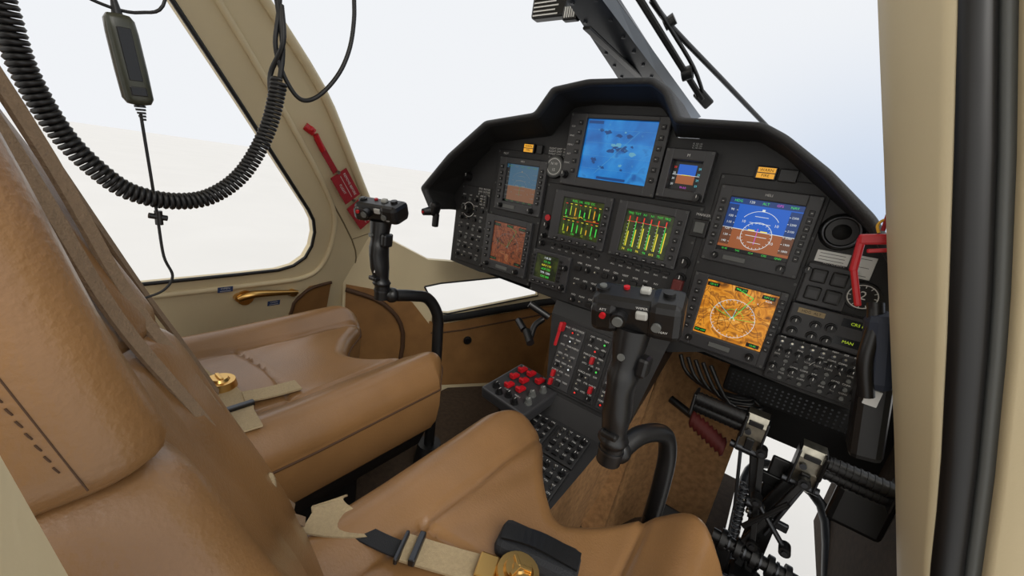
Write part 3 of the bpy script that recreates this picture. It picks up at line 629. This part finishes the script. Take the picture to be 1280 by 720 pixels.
# ---------------------------------------------------------------- cyclic sticks
def cyclic(tip,base_,tubepts,hd,k_=1.0,hh=1.0):
    m=MB(); top=Vector(tip); bot=Vector(base_); d=(top-bot)
    secs=[(0,.017,.020),(.06,.023,.026),(.12,.018,.021),(.3,.021,.027),(.5,.019,.029),(.62,.022,.028),(.72,.018,.025),(.85,.023,.027),(1.0,.026,.030)]
    rings=[]
    for (t,a,b) in secs:
        c=bot+d*t+Vector((0,-.008*math.sin(math.pi*t),0)); rings.append([c+Vector((k_*a*math.cos(k),k_*b*math.sin(k),0)) for k in [2*math.pi*i/18 for i in range(18)]])
    sm=[]
    for i in range(len(rings)-1):
        for s_ in range(3): sm.append([rings[i][k].lerp(rings[i+1][k],s_/3) for k in range(18)])
    sm.append(rings[-1]); m.loft(sm,BLK)
    m.cyl(bot+Vector((0,0,-.035)),bot+Vector((0,0,.004)),.021,BLK,seg=18); m.cyl(bot+Vector((0,0,-.012)),bot+Vector((0,0,-.008)),.0225,STEEL,seg=18)
    m.box(bot+d*.72+Vector((-.006,.030,0)),(.012,.018,.03),BLK,.004); m.box(bot+d*.15+Vector((0,-.02,0)),(.03,.03,.012),BLK,.004)
    m.box(bot+d*.74+Vector((.028,-.004,0)),(.02,.03,.035),BLK,.006); m.cyl(bot+d*.80+Vector((.0,-.028,0)),bot+d*.80+Vector((0,-.036,0)),.006,GREY,seg=12)
    m.box(bot+d*.30+Vector((.004,-.028,0)),(.012,.004,.02),WHT,.001)
    hx=Vector(hd).normalized(); F=frame(top+Vector((0,0,.028)),hx,(0,1,.35)); m.M=F
    t_=.024*hh
    m.box((0,0,0),(.136,.060,.048*hh),BLK,.012); m.box((.045,-.004,.004),(.05,.066,.048*hh),BLK,.012); m.box((-.045,-.004,-.004),(.045,.068,.040*hh),BLK,.012)
    m.cyl((-.055,0,t_-.004),(-.055,0,t_+.004),.011,BLK,seg=14); m.cyl((-.055,0,t_+.004),(-.055,0,t_+.007),.006,GREY,seg=12)
    m.cyl((-.02,.010,t_-.004),(-.02,.010,t_+.004),.005,RED,seg=12); m.box((.010,.006,t_+.003),(.016,.014,.010),GREYL,.003); m.cyl((.045,0,t_+.002),(.045,0,t_+.010),.009,BLK,seg=14)
    m.cyl((-.02,-.030,.004),(-.02,-.046,.004),.012,BLK,seg=14); m.cyl((-.02,-.046,.004),(-.02,-.050,.004),.008,GREY,seg=14); m.cyl((.035,-.034,0),(.035,-.042,0),.007,GREY,seg=12); m.cyl((-.045,-.038,.006),(-.045,-.043,.006),.005,RED,seg=10)
    m.box((.012,-.032,.012),(.018,.008,.014),GREYL,.003)
    m.M=F@Matrix.Rotation(math.radians(90),4,'X')
    m.text('WIPER',.012,.026 if hh>1.2 else .018,.006,.0345,WHT); m.text('ATT',-.045,.016,.006,.039,WHT); m.text('NAV',.045,-.008,.006,.0375,WHT)
    m.M=Matrix.Identity(4)
    m.tube([bot+Vector((0,0,-.02))]+[Vector(q_) for q_ in tubepts],.0175,BLK,14,8)
    for q_ in (tubepts[0],):
        m.ball(q_,.022,BLK)
    b=Vector(tubepts[-1]); m.cyl(b,(b.x,b.y+.01,.03),.0175,BLK); m.cyl((b.x,b.y+.01,.12),(b.x,b.y+.01,.0),.04,RUB,.055)
    return m
m=cyclic((.396,.60,.852),(.412,.60,.635),[(.42,.625,.612),(.438,.68,.628),(.468,.735,.618),(.482,.757,.570),(.488,.757,.50),(.49,.752,.42)],(1,.15,.12),1.15,1.3)
m.obj('cyclic_stick')
m=cyclic((-.335,.64,.885),(-.312,.64,.705),[(-.30,.665,.680),(-.285,.73,.672),(-.28,.785,.655),(-.268,.82,.60),(-.262,.825,.53),(-.25,.82,.43)],(1,.3,.03))
m.obj('cyclic_stick')

# ---------------------------------------------------------------- pedals
m=MB()
def pedal(x,z,w,sx):
    for k,(dz,dy) in enumerate([(.0,.0),(-.032,.022)]):
        m.cyl((x-w/2,1.03+dy,z+dz),(x+w/2,1.03+dy,z+dz),.016,BLK,seg=18)
        for j in range(9): m.cyl((x-w/2+.006+.0115*j*w/.11,1.03+dy,z+dz),(x-w/2+.010+.0115*j*w/.11,1.03+dy,z+dz),.0175,RUB,seg=18)
    m.box((x,1.045,z-.016),(w*.9,.012,.05),BLK,.003,Matrix.Rotation(.5,3,'X'))
    for e in (-1,1): m.box((x+e*(w/2+.004),1.042,z-.016),(.008,.055,.06),BLK,.006)
    xs=x+sx*(w/2+.026)
    m.loft([[Vector((xs-.022,1.03+dy,z+dz)),Vector((xs+.022,1.03+dy,z+dz)),Vector((xs+.022,1.036+dy,z+dz)),Vector((xs-.022,1.036+dy,z+dz))] for (dy,dz) in [(.03,.018),(.008,.014),(0,-.01),(.002,-.045),(.012,-.085),(.03,-.105)]],SIL,smooth=False)
    m.box((xs,1.027,z-.005),(.030,.004,.012),BLK,.001); m.box((xs,1.028,z-.06),(.018,.006,.030),BLK,.002)
    m.box((xs+.024,1.05,z-.04),(.005,.045,.09),STEEL,.002); m.box((xs-.024,1.05,z-.04),(.005,.045,.09),STEEL,.002)
    m.cyl((xs-.036,1.045,z-.085),(xs+.036,1.045,z-.085),.009,STEEL); m.cyl((xs-.01,1.028,z-.03),(xs-.01,1.024,z-.03),.007,STEEL,seg=10)
    return xs
xl_=pedal(.535,.585,.11,1); xr_=pedal(.815,.56,.11,-1)
for (xs,z,sx) in [(xl_,.585,1),(xr_,.56,-1)]:
    m.bar((xs+.012*sx,1.05,z-.06),(xs+.052*sx,1.035,z-.21),.022,.012,BLK,.003); m.bar((xs+.052*sx,1.035,z-.20),(.695+.012*sx,1.02,.20),.020,.014,BLK,.003)
    m.bar((xs-.012*sx,1.06,z-.09),(xs+.022*sx,1.05,z-.26),.008,.008,STEEL,.002)
    m.cyl((xs+.052*sx-.018,1.03,z-.205),(xs+.052*sx+.018,1.03,z-.205),.014,STEEL); m.cyl((xs+.052*sx-.022,1.03,z-.205),(xs+.052*sx+.022,1.03,z-.205),.007,SIL)
m.bar((.645,1.03,.52),(.690,1.0,.30),.014,.010,BLK); m.bar((.735,1.02,.50),(.668,1.0,.27),.014,.010,BLK)
m.bar((.70,1.08,.50),(.70,1.04,.02),.055,.012,BLK,.004); m.bar((.66,1.07,.44),(.74,1.07,.44),.03,.012,BLK,.003); m.bar((.66,1.06,.34),(.75,1.06,.34),.022,.012,STEEL,.003)
m.spring((.635,1.0,.44),(.650,.99,.31),.009,.0022,11,STEEL)
m.cyl((.665,.99,.42),(.745,.985,.34),.006,STEEL); m.cyl((.66,.985,.34),(.72,.985,.45),.006,BLK)
for c in [(.645,1.03,.52),(.735,1.02,.50),(.69,1.0,.30),(.668,1.0,.27),(.665,.99,.42),(.745,.985,.34)]:
    m.cyl((c[0],c[1]-.014,c[2]),(c[0],c[1]+.014,c[2]),.012,BLK,seg=14); m.cyl((c[0],c[1]-.018,c[2]),(c[0],c[1]-.013,c[2]),.006,STEEL,seg=10)
m.cyl((.61,1.0,.265),(.79,1.0,.265),.016,BLK)
for k in range(5): m.cyl((.628+.034*k,1.0,.265),(.640+.034*k,1.0,.265),.026,BLK,seg=18)
for k in range(4): m.cyl((.646+.034*k,1.0,.265),(.650+.034*k,1.0,.265),.020,STEEL,seg=18)
for x in (.64,.76): m.bar((x,1.0,.26),(x+(.70-x)*.3,1.02,.02),.035,.03,BLK,.005)
m.box((.70,1.0,.16),(.07,.07,.10),BLK,.010); m.box((.70,1.0,.02),(.20,.16,.03),BLK,.005)
m.cyl((.64,.96,.20),(.76,.96,.20),.010,STEEL); m.ball((.64,.96,.20),.016,BLK); m.ball((.76,.96,.20),.016,BLK)
m.box((.535,.96,.235),(.12,.12,.020),RUB,.008,Matrix.Rotation(.35,3,'X')); m.bar((.545,.99,.23),(.56,1.03,.01),.05,.04,BLK,.005)
m.box((.80,.92,.245),(.10,.10,.018),RUB,.008,Matrix.Rotation(.5,3,'X')); m.bar((.80,.94,.23),(.80,.99,.01),.05,.04,BLK,.005)
m.box((.845,1.06,.47),(.10,.03,.10),BLK,.012); m.box((.62,1.10,.50),(.05,.05,.05),BLK,.008)
m.obj('rudder_pedals')
m=MB(); rings=[]
for k in range(17):
    t=k/16; c=Vector((.47,1.17,.455)).lerp(Vector((.575,1.12,.435)),t); r=.028 if k%2 else .020
    rings.append([c+Vector((0,r*math.cos(a),r*math.sin(a))) for a in [2*math.pi*i/18 for i in range(18)]])
m.loft(rings,MAROON); m.cyl((.48,1.173,.458),(.40,1.2,.47),.012,BLK)
m.obj('bellows_boot')

# ---------------------------------------------------------------- cabin shell
def wl(y,z,off): return (-.82+.25*(z-.75)-off,y,z)
m=MB()
whole=[(-.55,.606),(.0,.606),(.25,.606),(.483,.609),(.60,.612),(.65,.625),(.688,.655),(.706,.70),(.709,.754),(.698,.80),(.675,.838),(.456,1.128),(.315,1.310),(.18,1.47),(-.55,1.50)]
outer=[(-.75,0),(1.0,0),(1.0,.735),(.93,.83),(.852,.942),(.76,1.08),(.66,1.22),(.494,1.380),(.33,1.53),(.2,1.62),(-.75,1.62)]
m.plate(outer,[whole],wl,0,.035,CREAM)
m.tube([wl(a,b,-.001) for a,b in whole],.006,RUB,8,1)
m.tube([wl(a,b,-.006) for a,b in outer[2:10]],.014,CREAM,10,3)
m.tube([wl(a,b,-.0005) for a,b in [(.20,1.60),(.403,1.344),(.62,1.05),(.863,.718),(.90,.60)]],.0030,CREAMD,6,4)
m.tube([wl(a,b,-.0005) for a,b in [(.86,.72),(.95,.75)]],.0018,CREAMD,6,2)
m.tube([wl(a,b,-.003) for a,b in [(.26,1.50),(.42,1.315),(.62,1.06),(.755,.86),(.78,.74),(.76,.63),(.70,.575),(.55,.565),(.2,.565)]],.009,CREAM,10,4)
m.obj('wall_left')
def nl(y,z,off): return (-1.45+.667*y-off*.83,y+off*.55,z)
m=MB()
lowwin=[(1.14,.525),(1.20,.545),(1.576,.617),(1.61,.506),(1.24,.398),(1.20,.40)]
m.plate([(.86,-.02),(1.75,-.02),(1.75,.66),(1.55,.655),(1.3,.65),(1.144,.650),(1.01,.722),(.86,.93)],[lowwin],nl,0,.03,CREAM)
m.plate([(1.17,.02),(1.74,.02),(1.74,.46),(1.62,.445),(1.22,.345),(1.17,.36)],[],nl,-.004,.0,LEAB)
m.tube([nl(1.18,.372,-.008),nl(1.3,.39,-.008),nl(1.62,.47,-.008),nl(1.74,.49,-.008)],.018,BLKM,8,2)
m.tube([nl(1.18,.30,-.004),nl(1.3,.315,-.004),nl(1.62,.40,-.004),nl(1.74,.415,-.004)],.004,LEAD,8,2)
m.tube([nl(a,b,-.001) for a,b in lowwin+[lowwin[0]]],.004,RUB,6,1)
m.plate([(.87,0),(1.18,0),(1.18,.33),(1.10,.45),(.98,.50),(.87,.52)],[],nl,-.006,.0,LEAB)
m.tube([nl(1.06,.02,-.01),nl(1.075,.3,-.012),nl(1.0,.44,-.012),nl(.87,.50,-.01)],.01,LEAD,8,4)
c=Vector(nl(1.33,.265,-.006)); nrm=Vector((.83,-.55,0)); m.cyl(c,c+nrm*.008,.020,STEEL,seg=18); m.cyl(c+nrm*.008,c+nrm*.012,.013,BLK,seg=18)
m.obj('wall_nose')
m=MB(); m.plate([(.655,.0),(.655,.42),(.68,.49),(.72,.53),(.80,.54),(.80,.0)],[],wl,-.012,-.001,LEAB)
m.tube([wl(a,b,-.014) for a,b in [(.657,.05),(.657,.42),(.685,.495),(.73,.528),(.80,.54)]],.006,LEAD,8,3)
m.obj('map_pocket')
m=MB()
for a,b in [((.48,.525),(.49,.525)),((.655,.515),(.665,.515))]:
    m.cyl(wl(a[0],a[1],0),wl(a[0],a[1],-.02),.014,GOLD)
m.tube([wl(.475,.522,-.02),wl(.52,.535,-.026),wl(.60,.528,-.026),wl(.668,.518,-.02)],[.010,.013,.010,.007],GOLD,12,6); m.cyl(wl(.50,.52,-.001),wl(.50,.52,-.012),.026,GOLD)
m.obj('door_handle')
m=MB()
for (y,z) in [(.44,.562),(.597,.478)]:
    M_=frame(wl(y,z,-.0115 if z>.5 else -.0015),(0,1,0),(.25,0,1)); m.M=M_; m.box((0,0,0),(.042,.020,.0015),BLUL,.0005); m.text('OPEN',0,.004,.010,.0012,WHT); m.ln(-.015,-.005,.015,-.005,.002,.0012,WHT)
m.obj('door_label')
m=MB()
def tagp(y,z,off=-.012): return Vector(wl(y,z,off))
m.ball(tagp(.645,1.098),.010,RED); m.cyl(tagp(.63,1.105,0),tagp(.655,1.09,-.01),.012,RED); m.cyl(tagp(.66,1.085),tagp(.69,1.04),.009,RED)
m.ribbon([tagp(.665,1.075),tagp(.70,1.03),tagp(.745,.975)],.020,(0,.75,.65),REDT,.002)
F=frame(tagp(.785,.930,-.022),(-.18,.62,-.78),(.05,.78,.62)); m.M=F
for (cx,sz,rot) in [(0,(.115,.068),0),(.128,(.110,.072),.06)]:
    R=Matrix.Rotation(rot,3,'Z'); m.box((cx,0,.0),(sz[0],sz[1],.003),REDT,.001,R)
    for sgn in (1,-1):
        m.text('REMOVE BEFORE',cx,.016,.0125,.0022*sgn,WHT); m.text('FLIGHT',cx,-.016,.0125,.0022*sgn,WHT); m.ln(cx-.045,0,cx+.045,0,.0015,.0022*sgn,WHT)
m.cyl((-.060,0,-.003),(-.060,0,.004),.006,SIL); m.cyl((.064,0,-.003),(.064,0,.004),.005,SIL)
m.obj('remove_before_flight_tag')

TA=[(.2,.965),(.543,.851),(.733,.788),(.924,.721),(1.165,.638),(1.391,.559),(1.65,.47)]
TB=[(.2,.965),(.590,.855),(.737,.818),(.957,.754),(1.158,.693),(1.343,.636),(1.65,.54)]
TC=[(.2,.99),(.616,.884),(.758,.849),(.971,.791),(1.162,.732),(1.338,.674),(1.65,.575)]
m=MB(); zs=[.05+.08*i for i in range(21)]
def ring(z):
    a=interp(TA,z);b=interp(TB,z)
    return [Vector(q_) for q_ in [(a+.04,.90,z),(a+.006,.875,z),(a,.85,z),(a+(b-a)*.2-.002,.815,z),((a+b)/2,.785,z),(a+(b-a)*.8,.762,z),(b,.75,z),(b+.008,.755,z),(b+.02,.80,z),(b+.03,.90,z)]]
m.loft([ring(z) for z in zs],CREAM)
m.obj('pillar_right')
m=MB()
m.loft([[Vector(q_) for q_ in [(interp(TB,z)+.002,.748,z),(interp(TB,z)+.012,.738,z),(interp(TC,z)-.008,.742,z),(interp(TC,z),.752,z),(interp(TC,z),.79,z),(interp(TB,z)+.002,.79,z)]] for z in zs],RUB)
m.loft([[Vector(q_) for q_ in [(interp(TC,z)+.003,.752,z),(interp(TC,z)+.016,.752,z),(interp(TC,z)+.016,.80,z),(interp(TC,z)+.003,.80,z)]] for z in zs],GREY)
m.loft([[Vector(q_) for q_ in [(interp(TC,z)+.016,.742,z),(interp(TC,z)+.022,.735,z),(interp(TC,z)+.26,.735,z),(interp(TC,z)+.26,.80,z),(interp(TC,z)+.016,.80,z)]] for z in zs],CREAM)
m.obj('door_frame_right')
m=MB()
def rb(z): 
    x=.455+(.95-z)*.30; y=.002+(.945-z)*.17
    return [Vector((x,y,z)),Vector((x+.05,y-.012,z)),Vector((x+.05,y-.12,z)),Vector((x,y-.10,z))]
m.loft([rb(z) for z in [.80,.85,.9,.945,.985,1.02]],CREAM,smooth=False)
m.obj('door_post_rear')

m=MB(); m.bx(-1.0,1.0,-.7,1.18,-.04,0,CARPD); m.bx(-.6,.66,1.18,1.72,-.04,0,CARPD)
for k in range(14): m.bx(-.16,-.06,.78+.014*k,.787+.014*k,.0,.006,BLK)
m.obj('floor')
# cabin roof with lining (arched), unseen, added to shade the cabin; carries the hanging cords
m=MB(); rings=[]
for y in (-.35,-.1,.2,.45,.62,.70):
    rings.append([Vector((x,y,1.62+.07*math.sin(math.pi*(x+.62)/1.12)+dz)) for dz,xs in ((0,[-.62+.14*i for i in range(9)]),(.03,[.50-.14*i for i in range(9)])) for x in xs])
m.loft(rings,CREAM); m.obj('shade_ceiling')
m=MB(); m.bx(.03,.60,1.365,1.385,0,.70,CARPD); m.bx(-.35,.03,1.70,1.72,0,.70,LEAB); m.bx(.03,.05,1.385,1.72,0,.70,LEAB); m.obj('wall_forward')
m=MB(); rings=[]
for z in [0,.1,.2,.3,.4,.5,.58,.64]:
    rings.append([Vector((.345,1.03+.33*z,z)),Vector((.36,1.10+.30*z,z)),Vector((.40,1.20+.18*z,z)),Vector((.46,1.27+.12*z,z)),Vector((.55,1.31+.05*z,z)),Vector((.60,1.34,z)),Vector((.60,1.355,z)),Vector((.345,1.355,z))])
m.loft(rings,CARP)
m.add([(.277,1.03,0),(.345,1.03,0),(.345,1.16,.40),(.345,1.21,.62),(.31,1.05,.40),(.277,.98,.34)],[(0,1,2,5),(2,3,4,5)],CARP)
m.obj('footwell_carpet')
m=MB(); m.bx(.92,.95,.92,1.7,0,.68,CARPD)
m.bx(.60,.93,1.33,1.36,.42,.68,BLKM); m.obj('wall_right')
m=MB(); m.bx(.52,.84,1.18,1.24,.57,.645,BLKM,.01)
for i in range(23):
    for j in range(5): m.cyl((.535+.013*i,1.178,.583+.011*j),(.535+.013*i,1.1775,.583+.011*j),.0028,STEEL,seg=6)
for k in range(5): m.tube([(.40+.02*k,1.13,.645),(.43+.03*k,1.13,.60-.01*k),(.5+.03*k,1.15,.57),(.6,1.17,.58)],.006,BLK,6,4)
m.obj('ventilation_duct')
m=MB()
m.tube([(.69,1.20,.01),(.68,1.42,.04),(.68,1.62,.12),(.75,1.66,.16),(.90,1.58,.14),(.93,1.3,.05),(.93,1.19,.01)],.018,BLK,8,4)
m.obj('chin_window_frame')

# windshield centre post, compass placard, wipers
m=MB()
def post(y): 
    t=(y-.83)/.51; return Vector((.08-.022*t,y,1.434-.039*t)), .052+.040*t
rings=[];edge=[]
for y in [.70,.83,1.0,1.17,1.34,1.5,1.62]:
    c,hw=post(y)
    rings.append([c+Vector(q_) for q_ in [(-hw,0,0),(-hw*.8,0,-.016),(hw*.8,0,-.016),(hw,0,0),(hw*.6,0,.03),(-hw*.6,0,.03)]])
    edge.append([c+Vector(q_) for q_ in [(hw*.80,0,-.0165),(hw*.98,0,-.003),(hw*1.05,0,-.004),(hw*.82,0,-.0195)]])
m.loft(rings,FRAME,smooth=False); m.loft(edge,FRAMEL,smooth=False)
for k in range(9):
    c,hw=post(.80+.08*k)
    for sx in (-.62,.5): m.cyl(c+Vector((sx*hw,0,-.015)),c+Vector((sx*hw,0,-.019)),.005,STEEL,seg=8)
c,hw=post(1.15); m.box(c+Vector((0,0,-.018)),(.02,.60,.006),BLK,.002)
m.obj('windshield_post')
m=MB(); m.box((-.07,.90,1.462),(.10,.03,.05),BLK,.006)
F=frame((-.07,.884,1.462),(1,0,0),(0,0,1)); m.M=F
for k in range(5): m.ln(-.042,.016-.009*k,.03-.008*(k%2),.016-.009*k,.003,.0006,WHT)
m.M=Matrix.Identity(4); m.box((.0,.885,1.437),(.04,.02,.03),BLK,.004)
for k in range(5): m.box((-.012+.006*k,.874,1.437),(.003,.002,.022),WHT)
m.obj('compass_placard')
m=MB()
m.bar((.06,.88,1.56),(.235,1.29,1.352),.016,.020,BLK,.004); m.tube([(.085,.9,1.56),(.16,1.08,1.475),(.215,1.2,1.41),(.24,1.28,1.36)],.005,BLK,6,4)
m.cyl((.19,1.2,1.392),(.215,1.2,1.40),.018,BLK); m.bar((.225,1.27,1.365),(.25,1.32,1.345),.03,.024,BLK,.005)
m.tube([(.13,1.02,1.505),(.167,1.1,1.473),(.266,1.3,1.412),(.365,1.5,1.35),(.45,1.67,1.298)],.0065,BLK,6,3); m.cyl((.150,1.09,1.475),(.172,1.09,1.49),.014,BLK)
m.obj('windshield_wiper')
m=MB(); rings=[]
for (y,k,z) in [(1.45,1,1.20),(1.65,.95,1.12),(1.9,.85,.98),(2.2,.65,.8),(2.5,.35,.6)]:
    rings.append([Vector((.1+.75*k*math.cos(a),y,z-.55+.55*max(0,math.sin(a))**.7)) for a in [math.pi*i/20 for i in range(21)]])
m.loft(rings,NOSEP,closed=False)
m.obj('helicopter_nose')

# ---------------------------------------------------------------- cords and headset hardware
cp=[(.01,.0,1.32),(.01,.022,1.22),(.01,.032,1.122),(.01,.038,1.072),(.01,.054,1.024),(.01,.077,.991),(.01,.098,.975),(.01,.130,.969),(.01,.163,.977),(.01,.196,1.007),(.01,.224,1.062),(.01,.238,1.120)]
m=MB(); P=smooth(cp,40)
L=[0]
for i in range(1,len(P)): L.append(L[-1]+(P[i]-P[i-1]).length)
pitch=.0049; seg=12; n=int(L[-1]/pitch*seg); coil=[];k=0
for i in range(n+1):
    d=L[-1]*i/n
    while k<len(L)-2 and L[k+1]<d: k+=1
    f=(d-L[k])/(L[k+1]-L[k]); c=P[k].lerp(P[k+1],f); t=(P[k+1]-P[k]).normalized(); a=Vector((1,0,0)); b=t.cross(a)
    th=2*math.pi*i/seg; coil.append(c+(a*math.cos(th)+b*math.sin(th))*.0072)
m.tube(coil,.0024,RUB,6,1)
m.tube([(.01,.0,1.32),(.01,-.005,1.45),(.01,.0,1.66)],.003,RUB,8,4)
m.tube([(.01,.238,1.120),(.012,.241,1.155),(.01,.236,1.204),(.01,.22,1.30),(.01,.2,1.67)],.003,RUB,8,6)
m.tube([(.012,.228,1.09),(.0,.232,1.125),(.02,.238,1.16),(.012,.24,1.20)],.003,RUB,8,6)
m.obj('coiled_headset_cord')
m=MB()
m.tube([(.01,.239,1.67),(.01,.241,1.30),(.01,.239,1.205),(.01,.234,1.154),(.01,.248,1.118),(.01,.267,1.104),(.01,.293,1.121),(.01,.320,1.162),(.01,.332,1.214),(.01,.329,1.30),(.01,.32,1.67)],.0028,RUB,8,8)
m.obj('hanging_cable')
m=MB()
top=Vector((.01,.099,1.138)); bot=Vector((.01,.108,1.062)); ax=(top-bot).normalized()
F=frame((top+bot)/2,(1,0,0),ax); m.M=F; H=(top-bot).length
rings=[]
for (t,w,dp) in [(-.5,.003,.004),(-.485,.0085,.008),(-.42,.0112,.010),(-.1,.0115,.0105),(.3,.0112,.010),(.44,.0105,.009),(.49,.008,.007),(.5,.003,.004)]:
    rings.append([Vector((dp*math.copysign(abs(math.sin(a))**.6,math.sin(a)),H*t,w*math.copysign(abs(math.cos(a))**.6,math.cos(a)))) for a in [2*math.pi*i/24 for i in range(24)]])
m.loft(rings,DKOL); m.box((.0100,.005,0),(.0015,.044,.010),BLK,.0006); m.box((.0100,-.026,0),(.002,.008,.012),BLK,.0008)
for k in range(5): m.cyl((0,-H*.5-.003*k,0),(0,-H*.5-.003*k-.002,0),.0045-.0005*k,BLK)
m.cyl((0,H*.5,0),(0,H*.5+.014,0),.004,BLK,.002)
m.M=Matrix.Identity(4)
m.tube([(.01,.098,1.15),(.01,.097,1.20),(.01,.09,1.67)],.0018,RUB,8,4)
m.tube([(.01,.108,1.055),(.01,.111,.994),(.01,.113,.951),(.01,.115,.908),(.01,.121,.884),(.01,.112,.868),(.008,.094,.860),(.006,.08,.855)],.0014,RUB,8,6)
m.cyl((.01,.106,.953),(.01,.121,.950),.003,BLK); m.cyl((.01,.114,.958),(.01,.114,.943),.0035,BLK)
m.tube([(.01,.06,1.18),(.01,.072,1.150),(.01,.09,1.142),(.01,.115,1.145),(.01,.135,1.165),(.01,.14,1.25),(.01,.13,1.67)],.0014,RUB,8,6)
for k in range(6): m.tube([(.008+.006*math.cos(a),.085-.003*k+.001*a,.858-.0025*k+.0055*math.sin(a)) for a in [.63*j for j in range(11)]],.0014,RUB,6,1)
m.obj('headset_adapter')

m=MB(); Y0=.88
def rp(x,z,dy=0): return (x,Y0+dy,z)
# flat-sided red release handle: top bar, bend and tapering grip
m.bar(rp(.648,1.040),rp(.700,1.052),.018,.012,RED,.004); m.bar(rp(.652,1.046),rp(.658,.985),.012,.010,RED,.004); m.bar(rp(.657,.992),rp(.682,.93),.010,.009,RED,.003)
m.bar(rp(.664,1.024,-.004),rp(.692,1.032,-.004),.007,.006,RED,.002)
m.tube([rp(.670,1.056),rp(.665,1.068),rp(.671,1.078),rp(.680,1.072),rp(.684,1.058)],.0022,YEL,8,6); m.tube([rp(.672,1.10),rp(.672,1.085),rp(.674,1.06)],.003,REDT,8,4)
m.obj('emergency_release_handle')
m=MB()
m.box((.735,.90,.86),(.045,.05,.14),NAVY,.016,Matrix.Rotation(-.25,3,'Y')); m.tube([(.705,.90,.94),(.715,.89,.90),(.72,.88,.84),(.74,.88,.78)],.012,BLK,12,6)
m.box((.765,.93,.73),(.05,.06,.16),BLK,.012,Matrix.Rotation(-.2,3,'Y'))
m.box((.752,.898,.775),(.02,.004,.03),WHT2,.001)
m.obj('emergency_handle_housing')
m=MB(); m.box((-.50,.98,.90),(.030,.04,.05),BLK,.010,Matrix.Rotation(.3,3,'Y')); m.cyl((-.51,.965,.89),(-.515,.94,.885),.016,BLK,.012); m.cyl((-.515,.94,.885),(-.516,.936,.884),.005,RED); m.box((-.495,.985,.86),(.02,.02,.05),BLK,.005)
m.obj('map_light')

m=MB(); m.bx(-80,80,-80,80,-.82,-.80,CONC); m.obj('ground')

# ---------------------------------------------------------------- light
w=bpy.data.worlds.new('sky'); sc.world=w; w.use_nodes=True; nt=w.node_tree; nt.nodes.clear()
tc=nt.nodes.new('ShaderNodeTexCoord'); sp=nt.nodes.new('ShaderNodeSeparateXYZ')
bg=nt.nodes.new('ShaderNodeBackground'); ou=nt.nodes.new('ShaderNodeOutputWorld')
nt.links.new(tc.outputs['Generated'],sp.inputs[0])
def mr(src,a,b,c,d):
    n=nt.nodes.new('ShaderNodeMapRange'); n.clamp=True; n.interpolation_type='SMOOTHSTEP'
    for i,v_ in zip(('From Min','From Max','To Min','To Max'),(a,b,c,d)): n.inputs[i].default_value=v_
    nt.links.new(src,n.inputs['Value']); return n.outputs[0]
fz=mr(sp.outputs['Z'],0.0,.42,1,0); fx=mr(sp.outputs['X'],-.35,.1,0,1)
mu=nt.nodes.new('ShaderNodeMath'); mu.operation='MULTIPLY'; nt.links.new(fz,mu.inputs[0]); nt.links.new(fx,mu.inputs[1])
fy=mr(sp.outputs['Y'],-.25,.05,1,0)     # the sky behind the aircraft is brighter
mx=nt.nodes.new('ShaderNodeMix'); mx.data_type='RGBA'; nt.links.new(mu.outputs[0],mx.inputs['Factor'])
mx.inputs['A'].default_value=(.88,.90,.93,1); mx.inputs['B'].default_value=(.58,.68,.84,1)
mb=nt.nodes.new('ShaderNodeMix'); mb.data_type='RGBA'; nt.links.new(fy,mb.inputs['Factor']); nt.links.new(mx.outputs['Result'],mb.inputs['A']); mb.inputs['B'].default_value=(1.35,1.31,1.24,1)
nt.links.new(mb.outputs['Result'],bg.inputs[0]); bg.inputs[1].default_value=1.0; nt.links.new(bg.outputs[0],ou.inputs[0])
sun=bpy.data.lights.new('sun','SUN'); sun.energy=1.8; sun.angle=.6; sun.color=(1,.97,.92); so=bpy.data.objects.new('sun',sun); sc.collection.objects.link(so)
so.rotation_euler=Vector((-.75,.45,-.85)).to_track_quat('-Z','Y').to_euler()

# ---------------------------------------------------------------- camera
cam=bpy.data.cameras.new('camera'); cam.lens=13.5; cam.sensor_width=36; cam.clip_start=.01; cam.clip_end=300
co=bpy.data.objects.new('camera',cam); sc.collection.objects.link(co)
r=Vector((.7911,.5924,.1524)); dn=Vector((.2825,-.1330,-.95)); f=Vector((-.5425,.7946,-.2726))
r.normalize(); f=(f-r*f.dot(r)).normalized(); up=r.cross(f)
co.matrix_world=Matrix(((r.x,up.x,-f.x,.56),(r.y,up.y,-f.y,0),(r.z,up.z,-f.z,1.05),(0,0,0,1)))
sc.camera=co
